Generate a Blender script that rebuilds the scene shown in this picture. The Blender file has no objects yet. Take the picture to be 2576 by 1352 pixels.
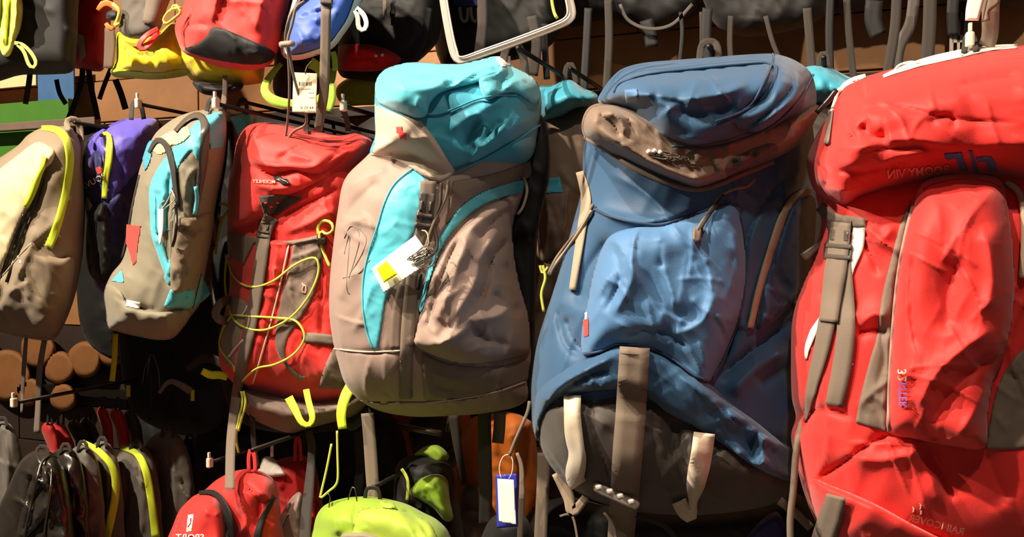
import bpy, math
import numpy as np
from mathutils import Vector, Matrix

C = bpy.context.scene.collection
# ---------------------------------------------------------------- camera
FOC, CX, CY = 2143.0, 1288.0, 676.0
YAW, PITCH, EYE = math.radians(21.0), math.radians(-1.5), 1.5
cam_d = bpy.data.cameras.new('camera')
cam = bpy.data.objects.new('camera', cam_d); C.objects.link(cam)
cam.location = (0, 0, EYE)
cam.rotation_euler = (math.pi/2 + PITCH, 0, YAW)
cam_d.sensor_fit = 'HORIZONTAL'; cam_d.sensor_width = 36.0
cam_d.lens = 36.0*FOC/2576.0
cam_d.clip_start = 0.05
bpy.context.scene.camera = cam
# ---------------------------------------------------------------- world, lamps, exposure
w = bpy.data.worlds.new('world'); bpy.context.scene.world = w; w.use_nodes = True
bg = w.node_tree.nodes['Background']
bg.inputs[0].default_value = (1.0, 0.86, 0.70, 1); bg.inputs[1].default_value = 0.16
def spot(name, loc, target, power, angle, size, col=(1.0, 0.86, 0.68), blend=0.5):
    l = bpy.data.lights.new(name, 'SPOT'); l.energy = power; l.color = col
    l.spot_size = math.radians(angle); l.spot_blend = blend; l.shadow_soft_size = size
    o = bpy.data.objects.new(name, l); C.objects.link(o); o.location = loc
    o.rotation_euler = (Vector(target)-Vector(loc)).to_track_quat('-Z', 'Y').to_euler()
    return o
spot('ceiling_spot_far_left', (-3.2, 0.0, 3.5), (-1.7, 1.5, 1.5), 400, 70, 0.035)
spot('ceiling_spot_left', (-2.0, -0.05, 3.6), (-0.6, 1.45, 1.5), 440, 64, 0.035)
spot('ceiling_spot_centre', (-1.05, -0.2, 3.6), (0.25, 1.45, 1.4), 225, 60, 0.035)
spot('ceiling_spot_right', (0.3, -0.6, 3.6), (0.6, 1.4, 1.3), 70, 66, 0.05)
spot('added_wall_fill', (1.2, -1.7, 3.4), (0.08, 2.1, 2.0), 260, 16, 0.06, blend=0.7)  # added lamp without a known fixture, brightens the shaded boards behind the packs
vs = bpy.context.scene.view_settings
vs.view_transform = 'Standard'; vs.look = 'None'; vs.gamma = 1.0; vs.use_curve_mapping = False
vs.exposure = 0.3
# ---------------------------------------------------------------- helpers
_f = np.array([-math.sin(YAW)*math.cos(PITCH), math.cos(YAW)*math.cos(PITCH), math.sin(PITCH)])
_r = np.array([math.cos(YAW), math.sin(YAW), 0.0])
_u = np.cross(_r, _f)
def at(px, py, y):
    """the point of the plane at distance y in front of the shop wall's viewer that is sighted at (px, py)"""
    px, py, y = np.broadcast_arrays(np.asarray(px, float), np.asarray(py, float), np.asarray(y, float))
    d = _f + _r*((px-CX)/FOC)[..., None] + _u*((CY-py)/FOC)[..., None]
    return np.array([0, 0, EYE]) + d*(y/d[..., 1])[..., None]

def lin(c):
    c = [v/255.0 for v in c]
    return tuple(v/12.92 if v <= 0.04045 else ((v+0.055)/1.055)**2.4 for v in c)
MATS = {}
def fabric(name, rgb, rough=0.62, bump=0.25, scale=700, var=0.12, sheen=0.15, spec=0.35, metal=0.0, trans=0.0, crumple=None):
    if crumple is None: crumple = 1.0 if scale == 900 or name in ('taupe', 'beige', 'taupe_dark', 'brown_pack') else 0.0
    m = bpy.data.materials.new(name); m.use_nodes = True
    nt = m.node_tree; b = nt.nodes['Principled BSDF']
    tc = nt.nodes.new('ShaderNodeTexCoord')
    n1 = nt.nodes.new('ShaderNodeTexNoise'); n1.inputs['Scale'].default_value = 14; n1.inputs['Detail'].default_value = 3
    nt.links.new(tc.outputs['Object'], n1.inputs['Vector'])
    mx = nt.nodes.new('ShaderNodeMix'); mx.data_type = 'RGBA'
    c = lin(rgb)
    mx.inputs[6].default_value = (*[v*(1-var) for v in c], 1); mx.inputs[7].default_value = (*[min(1, v*(1+var)) for v in c], 1)
    nt.links.new(n1.outputs['Fac'], mx.inputs[0]); nt.links.new(mx.outputs[2], b.inputs['Base Color'])
    b.inputs['Roughness'].default_value = rough; b.inputs['Specular IOR Level'].default_value = spec
    b.inputs['Sheen Weight'].default_value = sheen; b.inputs['Metallic'].default_value = metal
    if trans: b.inputs['Transmission Weight'].default_value = trans
    if bump:
        n2 = nt.nodes.new('ShaderNodeTexNoise'); n2.inputs['Scale'].default_value = scale; n2.inputs['Detail'].default_value = 2
        nt.links.new(tc.outputs['Object'], n2.inputs['Vector'])
        bp = nt.nodes.new('ShaderNodeBump'); bp.inputs['Strength'].default_value = bump; bp.inputs['Distance'].default_value = 0.001
        nt.links.new(n2.outputs['Fac'], bp.inputs['Height'])
        last = bp
        if crumple:
            mp = nt.nodes.new('ShaderNodeMapping'); mp.inputs['Scale'].default_value = (1, 1, 0.55); mp.inputs['Rotation'].default_value = (0, 0.5, 0)
            nt.links.new(tc.outputs['Object'], mp.inputs['Vector'])
            n3 = nt.nodes.new('ShaderNodeTexNoise'); n3.noise_type = 'RIDGED_MULTIFRACTAL'; n3.inputs['Scale'].default_value = 13; n3.inputs['Detail'].default_value = 2.0
            n3.inputs['Distortion'].default_value = 0.6
            nt.links.new(mp.outputs['Vector'], n3.inputs['Vector'])
            b3 = nt.nodes.new('ShaderNodeBump'); b3.inputs['Strength'].default_value = 0.5*crumple; b3.inputs['Distance'].default_value = 0.008
            nt.links.new(n3.outputs['Fac'], b3.inputs['Height']); nt.links.new(b3.outputs['Normal'], bp.inputs['Normal'])
        nt.links.new(last.outputs['Normal'], b.inputs['Normal'])
    MATS[name] = m
    return m

def link(name, me, m, parent=None, loc=None):
    o = bpy.data.objects.new(name, me); C.objects.link(o)
    if m is not None: me.materials.append(MATS[m] if isinstance(m, str) else m)
    if parent is not None: o.parent = parent
    if loc is not None: o.location = loc
    return o
def mesh(name, v, f, smooth=True):
    me = bpy.data.meshes.new(name); me.from_pydata([tuple(p) for p in v], [], [tuple(q) for q in f]); me.update()
    if smooth: me.shade_smooth()
    return me
def tag(o, label=None, cat=None, group=None, kind=None):
    for k, v in (('label', label), ('category', cat), ('group', group), ('kind', kind)):
        if v: o[k] = v
    return o

def crom(P, closed=False, n=6):
    """Catmull-Rom through points; a point with a third value 1 is a sharp corner"""
    P = [tuple(p) for p in P]; N = len(P)
    sharp = [len(p) > 2 and p[2] == 1 for p in P]; Q = np.array([p[:2] for p in P], float)
    out = []
    rng = range(N) if closed else range(N-1)
    for i in rng:
        a, b = Q[i], Q[(i+1) % N]
        if closed: p0, p3 = Q[(i-1) % N], Q[(i+2) % N]
        else: p0, p3 = Q[max(i-1, 0)], Q[min(i+2, N-1)]
        if sharp[i]: p0 = a
        if sharp[(i+1) % N]: p3 = b
        t = np.linspace(0, 1, n, endpoint=False)[:, None]
        out.append(0.5*((2*a)+(-p0+b)*t+(2*p0-5*a+4*b-p3)*t*t+(-p0+3*a-3*b+p3)*t**3))
    if not closed: out.append(Q[-1][None])
    return np.concatenate(out)
def resample(P, step):
    d = np.r_[0, np.cumsum(np.hypot(*np.diff(P, axis=0).T))]
    n = max(2, int(d[-1]/step)+1); s = np.linspace(0, d[-1], n)
    return np.c_[np.interp(s, d, P[:, 0]), np.interp(s, d, P[:, 1])], s/max(d[-1], 1e-9)

def segdist(X, A, B):
    """X (N,2); segments A->B (M,2): distance, nearest point, segment index, parameter"""
    N = len(X); D = np.empty(N); I = np.empty(N, int); T = np.empty(N)
    d = B-A; L = np.maximum((d*d).sum(1), 1e-12)
    for s in range(0, N, 8192):
        x = X[s:s+8192]
        t = np.clip(((x[:, None, :]-A[None])*d[None]).sum(2)/L[None], 0, 1)
        q = A[None]+t[..., None]*d[None]
        dd = ((x[:, None, :]-q)**2).sum(2)
        i = dd.argmin(1); r = np.arange(len(x))
        D[s:s+8192] = np.sqrt(dd[r, i]); I[s:s+8192] = i; T[s:s+8192] = t[r, i]
    return D, A[I]+T[:, None]*d[I], I, T
def inside(X, P):
    x, y = X[:, 0], X[:, 1]; c = np.zeros(len(X), bool); j = len(P)-1
    for i in range(len(P)):
        (xi, yi), (xj, yj) = P[i], P[j]
        if yi != yj:
            c ^= ((yi > y) != (yj > y)) & (x < (xj-xi)*(y-yi)/(yj-yi)+xi)
        j = i
    return c

def perlin(x, y, seed):
    xi = np.floor(x).astype(int); yi = np.floor(y).astype(int); xf = x-xi; yf = y-yi
    def g(i, j):
        h = (i*374761393+j*668265263+seed*974634777) & 0xffffffff
        h = ((h ^ (h >> 13))*1274126177) & 0xffffffff
        a = ((h ^ (h >> 16)) & 0xffff)/65535.0*2*math.pi
        return np.cos(a), np.sin(a)
    def dot(i, j, dx, dy):
        a, b = g(i, j); return a*dx+b*dy
    u = xf*xf*xf*(xf*(xf*6-15)+10); v = yf*yf*yf*(yf*(yf*6-15)+10)
    n0 = dot(xi, yi, xf, yf)*(1-u)+dot(xi+1, yi, xf-1, yf)*u
    n1 = dot(xi, yi+1, xf, yf-1)*(1-u)+dot(xi+1, yi+1, xf-1, yf-1)*u
    return n0*(1-v)+n1*v
def wrinkles(x, y, spec):
    out = np.zeros_like(x)
    for k, (amp, wl, stretch, ang, ridged) in enumerate(spec):
        a = math.radians(ang); u = x*math.cos(a)+y*math.sin(a); v = -x*math.sin(a)+y*math.cos(a)
        # bend the domain so that no two folds run parallel
        wx = perlin(x/(wl*2.3)+9.1, y/(wl*2.3)+3.7, 11+k)*wl*0.8
        n = perlin((u+wx)/(wl*stretch), (v+wx)/wl, 31+k*7+int(wl))
        n = (0.35-np.abs(n)*1.6) if ridged else n*1.4
        out += 1.7*amp/1000.0*n
    return out
def fold_field(x, y, folds):
    out = np.zeros_like(x); X = np.c_[x.ravel(), y.ravel()]
    for f in folds:
        kind, amp, wid, pts = f[:4]
        P, _ = resample(crom(pts, n=5), 12) if len(pts) > 2 else resample(np.array([p[:2] for p in pts], float), 12)
        A, B = P[:-1], P[1:]
        lo, hi = P.min(0)-4*wid, P.max(0)+4*wid
        sel = ((X >= lo) & (X <= hi)).all(1)
        if not sel.any(): continue
        D, q, I, T = segdist(X[sel], A, B)
        s = (I+T)/len(A); taper = np.clip(np.minimum(s, 1-s)*5, 0, 1); taper = taper*taper*(3-2*taper)
        if kind == 'n': taper = 0.35+0.65*taper
        if kind == 'n': g = np.exp(-(D/wid)**2)
        elif kind == 'r': g = np.exp(-(np.sqrt((D/wid)**2+0.03)-0.173)*1.25)
        elif kind == 'f':                                      # a crease: one steep and one gentle flank
            d = B[I]-A[I]; side = d[:, 0]*(X[sel][:, 1]-q[:, 1])-d[:, 1]*(X[sel][:, 0]-q[:, 0])
            g = np.where(side < 0, np.exp(-D/wid), np.exp(-D/(wid*0.3)))
        elif kind == 'c': g = np.exp(-D/wid)
        else:                                                  # 's': a lip on the left of the path, the other side lies under it
            d = B[I]-A[I]; side = d[:, 0]*(X[sel][:, 1]-q[:, 1])-d[:, 1]*(X[sel][:, 0]-q[:, 0])
            g = np.where(side < 0, np.exp(-D/wid), -0.35*np.exp(-D/(wid*0.4)))
        tmp = np.zeros(len(X)); tmp[sel] = g*taper*amp*1.5/1000.0
        out += tmp.reshape(x.shape)
    return out

class Thing:
    def __init__(s, name, label, cat, y0, at_px, group=None, k=0.0, xc=None, kind=None):
        s.y0, s.k, s.xc = y0, k, (at_px[0] if xc is None else xc)
        s.root = bpy.data.objects.new(name, None); C.objects.link(s.root)
        s.root.empty_display_size = 0.03
        s.loc = at(at_px[0], at_px[1], y0); s.root.location = s.loc
        tag(s.root, label, cat, group, kind); s.shapes = []; s.seed = int(at_px[0])
    def plane(s, x, y): return s.y0+s.k*(np.asarray(x, float)-s.xc)
    def H(s, x, y):
        x = np.asarray(x, float); y = np.asarray(y, float)
        h = s.plane(x, y)+0*y
        for g in s.shapes:
            gx = (x-g['x0'])/g['st']; gy = (y-g['y0'])/g['st']
            i = np.floor(gx).astype(int); j = np.floor(gy).astype(int)
            ny, nx = g['sdf'].shape
            ok = (i >= 0) & (j >= 0) & (i < nx-1) & (j < ny-1)
            i = np.clip(i, 0, nx-2); j = np.clip(j, 0, ny-2); fx = np.clip(gx-i, 0, 1); fy = np.clip(gy-j, 0, 1)
            bl = lambda a: a[j, i]*(1-fx)*(1-fy)+a[j, i+1]*fx*(1-fy)+a[j+1, i]*(1-fx)*fy+a[j+1, i+1]*fx*fy
            h = np.where(ok & (bl(g['sdf']) > 0), np.minimum(h, bl(g['front'])), h)
        return h
    def put(s, name, me, m, parent, label=None):
        o = link(name, me, m, parent or s.root)
        if label: o['label'] = label
        return o
    def add(s, name, outline, m, T=0.1, R=60, B=None, base='plane', off=0.0, folds=(), noise=(), step=6, blur=2, parent=None,
            label=None, reg=True, n=6, tilt=(0, 0), smoothbase=0, edge=12, crease=None, cang=65):
        """a stuffed or flat sewn piece: outline, fullness T (m) reached R px in from the edge, B behind"""
        P = crom(outline, True, n)
        lo, hi = P.min(0), P.max(0)
        x0, y0 = lo-1.5*step; nx, ny = (np.ceil((hi-lo)/step)+4).astype(int)
        gx, gy = np.meshgrid(x0+step*np.arange(nx), y0+step*np.arange(ny))
        X = np.c_[gx.ravel(), gy.ravel()]
        D, q, _, _ = segdist(X, P, np.roll(P, -1, 0)); ins = inside(X, P)
        sdf = np.where(ins, D, -D).reshape(ny, nx); ins = ins.reshape(ny, nx)
        bs = s.plane(gx, gy)+0*gy if base == 'plane' else (s.H(gx, gy) if base == 'surf' else base+0*gx)
        bs0 = bs
        for _ in range(smoothbase):
            p = np.pad(bs, 1, mode='edge'); bs = (p[1:-1, 1:-1]*2+p[:-2, 1:-1]+p[2:, 1:-1]+p[1:-1, :-2]+p[1:-1, 2:])/6
        bs = np.minimum(bs, bs0)
        t = np.clip(sdf/R, 0, 1); prof = np.sqrt(np.clip(1-(1-t)**2, 0, 1))
        for _ in range(blur):
            p = np.pad(prof, 1); pb = (p[1:-1, 1:-1]*2+p[:-2, 1:-1]+p[2:, 1:-1]+p[1:-1, :-2]+p[1:-1, 2:])/6
            prof = np.where(sdf > step*1.5, pb, prof)
        disp = T*prof
        mask = np.clip(sdf/edge, 0, 1)
        extra = np.zeros_like(disp)
        folds = list(folds)
        area = ins.sum()*step*step
        if crease is None: crease = (1.0 if (area > 6000 and blur > 0) else 0.0)*(0.45 if T < 0.015 else 1.0)
        if crease:
            rr = np.random.default_rng(int(abs(lo[0])*7+abs(lo[1])*3+len(outline))); size = math.sqrt(area)
            pin = X[ins.ravel()]
            for _ in range(int(min(26, 5+area/9000)*1.0)):
                c0 = pin[rr.integers(len(pin))]; a = math.radians(cang+rr.normal()*38); L = size*(0.2+0.25*rr.random())
                dv = np.array([math.cos(a), math.sin(a)])*L/2; nv = np.array([-dv[1], dv[0]])*rr.normal()*0.22
                amp = (2.0+3.0*rr.random())*crease*min(1, size/160)
                folds.append(('f', amp, min(7+9*rr.random(), size/12), [tuple(c0-dv), tuple(c0+nv), tuple(c0+dv)] if rr.random() > .5 else [tuple(c0+dv), tuple(c0+nv), tuple(c0-dv)]))
        if folds: extra += fold_field(gx, gy, folds)
        if noise: extra += wrinkles(gx+s.seed, gy, noise)
        c = P.mean(0)
        extra += tilt[0]/1000.0*(gx-c[0])/100+tilt[1]/1000.0*(gy-c[1])/100
        disp = np.where(ins, disp+off*np.clip(t*2, 0, 1)+extra*mask, 0)
        if base == 'surf': disp = np.where(ins, np.maximum(disp, 0.0014*np.clip(sdf/4, 0, 1)), 0)
        front = bs-disp
        Bk = (0.5*T if B is None else B)
        back = bs+Bk*prof
        if reg: s.shapes.append(dict(x0=x0, y0=y0, st=step, sdf=sdf, front=front))
        # cells with at least one corner inside; outer corners go to the edge
        cell = ins[:-1, :-1] | ins[1:, :-1] | ins[:-1, 1:] | ins[1:, 1:]
        used = np.zeros((ny, nx), bool)
        for a in (slice(0, -1), slice(1, None)):
            for b in (slice(0, -1), slice(1, None)): used[a, b] |= cell
        idx = -np.ones((ny, nx), int); idx[used] = np.arange(used.sum())
        ex = np.where(ins, gx, q[:, 0].reshape(ny, nx)); ey = np.where(ins, gy, q[:, 1].reshape(ny, nx))
        yy = np.where(ins, front, bs)
        v1 = at(ex[used], ey[used], yy[used])-s.loc
        bi = used & ins; idb = idx.copy(); idb[bi] = used.sum()+np.arange(bi.sum())
        v2 = at(ex[bi], ey[bi], back[bi])-s.loc
        jj, ii = np.nonzero(cell)
        F1 = np.c_[idx[jj, ii], idx[jj+1, ii], idx[jj+1, ii+1], idx[jj, ii+1]]
        F2 = np.c_[idb[jj, ii], idb[jj, ii+1], idb[jj+1, ii+1], idb[jj+1, ii]]
        F2 = F2[(ins[jj, ii] | ins[jj, ii+1] | ins[jj+1, ii+1] | ins[jj+1, ii])]
        me = mesh(name, np.r_[v1, v2].tolist(), np.r_[F1, F2].tolist())
        return s.put(name, me, m, parent, label)
    def strap(s, name, pts, width, m, y=None, lift=0.003, th=0.0022, parent=None, label=None, step=9, twist=None, smooth=3, curl=0.0, n=6):
        """webbing laid along pts; width px (number or list along the way); y: own distance(s) or None to lie on what is below"""
        P, t = resample(crom(pts, n=n), step)
        W = np.interp(t, np.linspace(0, 1, len(width)), width) if hasattr(width, '__len__') else np.full(len(P), float(width))
        d = np.gradient(P, axis=0); d /= np.maximum(np.hypot(d[:, 0], d[:, 1]), 1e-9)[:, None]
        nrm = np.c_[-d[:, 1], d[:, 0]]
        tw = np.interp(t, np.linspace(0, 1, len(twist)), twist) if twist is not None else np.zeros(len(P))
        px2m = s.y0/ FOC*1.05
        rows = []
        for e in (-0.5, -0.17, 0.17, 0.5):
            ct = np.cos(tw)
            Q = P+nrm*(W*e*ct)[:, None]
            if y is None:
                yy = s.H(Q[:, 0], Q[:, 1])-lift
                yy0 = yy
                for _ in range(smooth): yy = np.r_[yy[0], (yy[:-2]+2*yy[1:-1]+yy[2:])/4, yy[-1]]
                yy = np.minimum(yy, yy0+0.0015)
            else:
                yy = np.interp(t, np.linspace(0, 1, len(y)), y) if hasattr(y, '__len__') else np.full(len(P), float(y))
            yy = yy+np.sin(tw)*W*e*px2m-curl*(1-(2*e)**2)
            rows.append((Q, yy))
        v = []; K = len(P)
        for (Q, yy) in rows: v.append(at(Q[:, 0], Q[:, 1], yy)-s.loc)
        for (Q, yy) in rows: v.append(at(Q[:, 0], Q[:, 1], yy+th)-s.loc)
        V = np.concatenate(v); F = []
        c = 4
        for r in range(c-1):
            for i in range(K-1):
                a, b = r*K+i, (r+1)*K+i
                F.append((a, a+1, b+1, b)); a2, b2 = a+c*K, b+c*K; F.append((a2, b2, b2+1, a2+1))
        for i in range(K-1):
            a = i; F.append((a, a+c*K, a+c*K+1, a+1)); a = (c-1)*K+i; F.append((a, a+1, a+c*K+1, a+c*K))
        for r in range(c-1):
            a = r*K; b = (r+1)*K; F.append((a, b, b+c*K, a+c*K)); a += K-1; b += K-1; F.append((a, a+c*K, b+c*K, b))
        me = mesh(name, V.tolist(), F)
        o = s.put(name, me, m, parent, label)
        return o
    def cord(s, name, pts, r, m, y=None, lift=0.002, parent=None, label=None, step=8, closed=False, sides=7, n=6, smooth=2):
        """round cord, zip coil or wire of radius r (m)"""
        P, t = resample(crom(pts, closed, n), step)
        if closed: P = np.r_[P, P[:1]]; t = np.linspace(0, 1, len(P))
        if y is None:
            yy = s.H(P[:, 0], P[:, 1])-lift-r
            for _ in range(smooth): yy = np.r_[yy[0], (yy[:-2]+2*yy[1:-1]+yy[2:])/4, yy[-1]]
        else:
            yy = np.interp(t, np.linspace(0, 1, len(y)), y) if hasattr(y, '__len__') else np.full(len(P), float(y))
        V = at(P[:, 0], P[:, 1], yy)-s.loc
        return s.put(name, tube(name, V, r, sides), m, parent, label)
    def plate(s, name, outline, m, T=0.004, off=0.001, step=3, parent=None, label=None, reg=True, R=3, base='surf', smoothbase=12, n=3, sharp=True, B=0.001):
        ol = [(*p[:2], 1) for p in outline] if sharp else outline
        return s.add(name, ol, m, T=T, R=R, B=B, base=base, off=off, step=step, blur=0, parent=parent, label=label, reg=reg, n=n if not sharp else 2,
                     smoothbase=smoothbase, edge=3)
    def text(s, name, string, pos, size, ang, m, mirror=False, shear=0.0, lift=0.0048, parent=None, sx=1.0, label=None, y=None):
        cu = bpy.data.curves.new(name, 'FONT'); cu.body = string; cu.size = 1.0; cu.align_x = 'CENTER'; cu.align_y = 'CENTER'; cu.resolution_u = 2
        cu.offset = 0.012
        o = bpy.data.objects.new('tmp', cu); C.objects.link(o)
        dg = bpy.context.evaluated_depsgraph_get(); dg.update()
        me = bpy.data.meshes.new_from_object(o.evaluated_get(dg)); bpy.data.objects.remove(o)
        n = len(me.vertices); co = np.empty(n*3); me.vertices.foreach_get('co', co); co = co.reshape(-1, 3)
        x = co[:, 0]*size*sx*(-1 if mirror else 1)+shear*co[:, 1]*size; yv = -co[:, 1]*size
        a = math.radians(ang); X = pos[0]+x*math.cos(a)-yv*math.sin(a); Y = pos[1]+x*math.sin(a)+yv*math.cos(a)
        h = (s.H(X, Y) if y is None else y)-lift
        F = [tuple(p.vertices) for p in me.polygons]
        if mirror: F = [f[::-1] for f in F]
        V = at(X, Y, h)-s.loc; V2 = at(X, Y, h+0.0008)-s.loc
        F2 = F+[tuple(i+n for i in f[::-1]) for f in F]
        bpy.data.meshes.remove(me)
        return s.put(name, mesh(name, np.r_[V, V2].tolist(), F2, False), m, parent, label)
    def buckle(s, x, y, w, h, ang, m, parent=None, label=None):
        a = math.radians(ang); ca, sa = math.cos(a), math.sin(a)
        def tr(L): return [(x+(u*w)*ca-(v*h)*sa, y+(u*w)*sa+(v*h)*ca) for u, v in L]
        b = s.plate('buckle', tr([(-.42, -.5), (.42, -.5), (.46, -.30), (.40, -.22), (.40, .0), (.5, .1), (.5, .46), (.42, .5), (-.42, .5), (-.5, .46), (-.5, .1), (-.40, .0), (-.40, -.22), (-.46, -.30)]),
                    m, T=0.007, step=2.5, parent=parent, label=label)
        for u in (-.24, .24): s.plate('buckle_prong', tr([(u-.09, -.26), (u+.09, -.26), (u+.09, .02), (u-.09, .02)]), m, T=0.003, step=2.5, parent=b, reg=False)
        s.plate('buckle_bar', tr([(-.46, .08), (.46, .08), (.46, .2), (-.46, .2)]), m, T=0.004, step=2.5, parent=b, reg=False)
        s.plate('buckle_bar', tr([(-.46, .34), (.46, .34), (.46, .46), (-.46, .46)]), m, T=0.004, step=2.5, parent=b, reg=False)
        return b

def tube(name, V, r, sides=7):
    V = np.asarray(V); K = len(V); r = np.broadcast_to(np.asarray(r, float), (K,))
    d = np.gradient(V, axis=0); d /= np.maximum(np.linalg.norm(d, axis=1), 1e-9)[:, None]
    up = np.array([0.13, -0.97, 0.2]); a = np.cross(d, up); a /= np.maximum(np.linalg.norm(a, axis=1), 1e-6)[:, None]; b = np.cross(d, a)
    ang = np.arange(sides)*2*math.pi/sides
    P = V[:, None]+r[:, None, None]*(np.cos(ang)[None, :, None]*a[:, None]+np.sin(ang)[None, :, None]*b[:, None])
    F = []
    for i in range(K-1):
        for j in range(sides):
            k = (j+1) % sides; F.append((i*sides+j, i*sides+k, (i+1)*sides+k, (i+1)*sides+j))
    F.append(tuple(range(sides))[::-1]); F.append(tuple((K-1)*sides+j for j in range(sides)))
    return mesh(name, P.reshape(-1, 3).tolist(), F)
def box(name, lo, hi, m, parent=None, origin=(0, 0, 0), bevel=0.0):
    import bmesh
    bm = bmesh.new(); bmesh.ops.create_cube(bm, size=1)
    lo, hi, og = Vector(lo), Vector(hi), Vector(origin)
    for v in bm.verts: v.co = Vector((lo[i]+(v.co[i]+.5)*(hi[i]-lo[i]) for i in range(3)))-og
    if bevel: bmesh.ops.bevel(bm, geom=bm.edges[:], offset=bevel, segments=2, affect='EDGES', profile=0.5)
    me = bpy.data.meshes.new(name); bm.to_mesh(me); bm.free()
    return link(name, me, m, parent)
# ---------------------------------------------------------------- materials
F = fabric
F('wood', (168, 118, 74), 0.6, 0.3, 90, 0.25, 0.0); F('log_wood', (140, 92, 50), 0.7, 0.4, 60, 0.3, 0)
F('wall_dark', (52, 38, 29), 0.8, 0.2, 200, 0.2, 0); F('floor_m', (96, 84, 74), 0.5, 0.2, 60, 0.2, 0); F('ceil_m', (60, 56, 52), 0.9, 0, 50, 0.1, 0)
F('steel', (120, 112, 100), 0.35, 0.1, 200, 0.1, 0, 0.5, 0.9); F('dark_steel', (44, 38, 34), 0.4, 0.1, 200, 0.1, 0, 0.5, 0.6)
F('white_plastic', (232, 222, 200), 0.4, 0, 100, 0.03, 0, 0.5)
F('green_board', (72, 128, 36), 0.6, 0.1, 300, 0.1, 0); F('cream', (240, 214, 160), 0.7, 0.1, 200, 0.05, 0)
F('taupe', (154, 129, 117)); F('beige', (204, 181, 160)); F('taupe_dark', (122, 102, 90)); F('brown_pack', (128, 106, 90))
F('turq', (88, 192, 210), 0.5, 0.2, 900, 0.08, 0.25); F('turq_dark', (58, 156, 180), 0.55, 0.2, 900, 0.1, 0.2)
F('blue', (48, 86, 122), 0.55, 0.3, 900, 0.08, 0.2); F('blue_light', (78, 122, 168), 0.55, 0.35, 900, 0.06, 0.2); F('blue_dark', (32, 60, 92), 0.6, 0.25, 900, 0.1, 0.2)
F('red', (222, 44, 38), 0.6, 0.3, 900, 0.06, 0.2); F('red_small', (226, 48, 40), 0.6, 0.3, 900, 0.06, 0.2); F('red_deep', (180, 26, 24), 0.65, 0.3, 900, 0.1, 0.1)
F('web', (124, 108, 94), 0.75, 0.5, 1400, 0.06, 0.05); F('web_dark', (52, 45, 39), 0.75, 0.5, 1400, 0.08, 0.05); F('web_tan', (172, 150, 126), 0.7, 0.5, 1400, 0.06)
F('satin', (206, 188, 164), 0.38, 0.4, 1400, 0.06, 0.3, 0.5)
F('plastic', (88, 78, 70), 0.35, 0.05, 300, 0.05, 0, 0.5); F('plastic_black', (34, 30, 28), 0.32, 0.05, 300, 0.05, 0, 0.5)
F('clear_plastic', (226, 216, 206), 0.15, 0, 100, 0.02, 0, 0.5, 0, 0.45)
F('lime', (206, 226, 44), 0.6, 0.2, 900, 0.06); F('lime_cord', (222, 226, 92), 0.6, 0.2, 900, 0.05); F('lime_pack', (146, 178, 44), 0.6, 0.3, 900, 0.08); F('lime_yoke', (166, 192, 62), 0.6, 0.3, 900, 0.06); F('yellow', (240, 216, 16), 0.6, 0.2, 900, 0.06)
F('charcoal', (66, 58, 52), 0.6, 0.3, 900, 0.12); F('black', (16, 14, 13), 0.65, 0.3, 900, 0.2, 0.05); F('black_shiny', (48, 42, 37), 0.3, 0.2, 500, 0.2, 0.0, 0.5)
F('olive', (136, 118, 94), 0.65, 0.3, 900, 0.1); F('olive_light', (206, 188, 148), 0.6, 0.3, 900, 0.08); F('grey_green', (138, 128, 106), 0.62, 0.3, 900, 0.08)
F('purple', (90, 76, 186), 0.5, 0.3, 900, 0.1, 0.25); F('navy', (40, 38, 96), 0.6, 0.3, 900, 0.15); F('royal', (66, 96, 186), 0.5, 0.3, 900, 0.1)
F('white_trim', (238, 226, 212), 0.6, 0.2, 900, 0.03); F('card', (250, 246, 236), 0.5, 0.05, 300, 0.01, 0); F('card_cream', (250, 218, 178), 0.6, 0.05, 300, 0.02, 0)
F('sticker', (232, 232, 20), 0.5, 0, 100, 0.02, 0); F('ink', (60, 40, 32), 0.7, 0, 100, 0.05, 0); F('tag_blue', (52, 58, 170), 0.5, 0.1, 300, 0.05, 0)
F('orange', (214, 112, 30), 0.6, 0.3, 900, 0.1); F('plum', (84, 70, 68), 0.5, 0.3, 900, 0.15); F('logo_blue', (66, 124, 190), 0.4, 0.1, 300, 0.1); F('logo_red', (226, 66, 58), 0.5, 0.1, 300, 0.05)
F('grey_pack', (96, 88, 78), 0.6, 0.3, 900, 0.12); F('poster', (70, 110, 160), 0.5, 0, 100, 0.3, 0); F('graphite', (112, 104, 98), 0.6, 0.1, 300, 0.1, 0); F('pale_print', (236, 170, 150), 0.6, 0.1, 300, 0.05, 0); F('violet_print', (122, 84, 160), 0.6, 0.1, 300, 0.1, 0)
# ---------------------------------------------------------------- setting
WY = 2.15
def struct(o): o['kind'] = 'structure'; return o
struct(box('floor', (-6, -3, -0.1), (3, WY+0.1, 0), 'floor_m'))
struct(box('ceiling', (-6, -3, 4.0), (3, WY+0.1, 4.1), 'ceil_m'))
wall = struct(box('wall_back', (-6, WY+0.03, 0), (3, WY+0.15, 4.0), 'wall_dark'))
struct(box('wall_left', (-6.1, -3, 0), (-6, WY+0.1, 4.0), 'wall_dark')); struct(box('wall_right', (3, -3, 0), (3.1, WY+0.1, 4.0), 'wall_dark'))
rng = np.random.default_rng(3)
row = 0; z = 0.02
while z < 3.6:
    h = 0.135; x = -4.2-(row % 3)*0.31
    while x < 1.5:
        L = 0.62+0.3*rng.random(); d = 0.006*rng.random()
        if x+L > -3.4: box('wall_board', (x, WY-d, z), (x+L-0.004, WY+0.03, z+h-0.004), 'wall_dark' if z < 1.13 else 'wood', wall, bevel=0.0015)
        x += L
    z += h; row += 1
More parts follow.
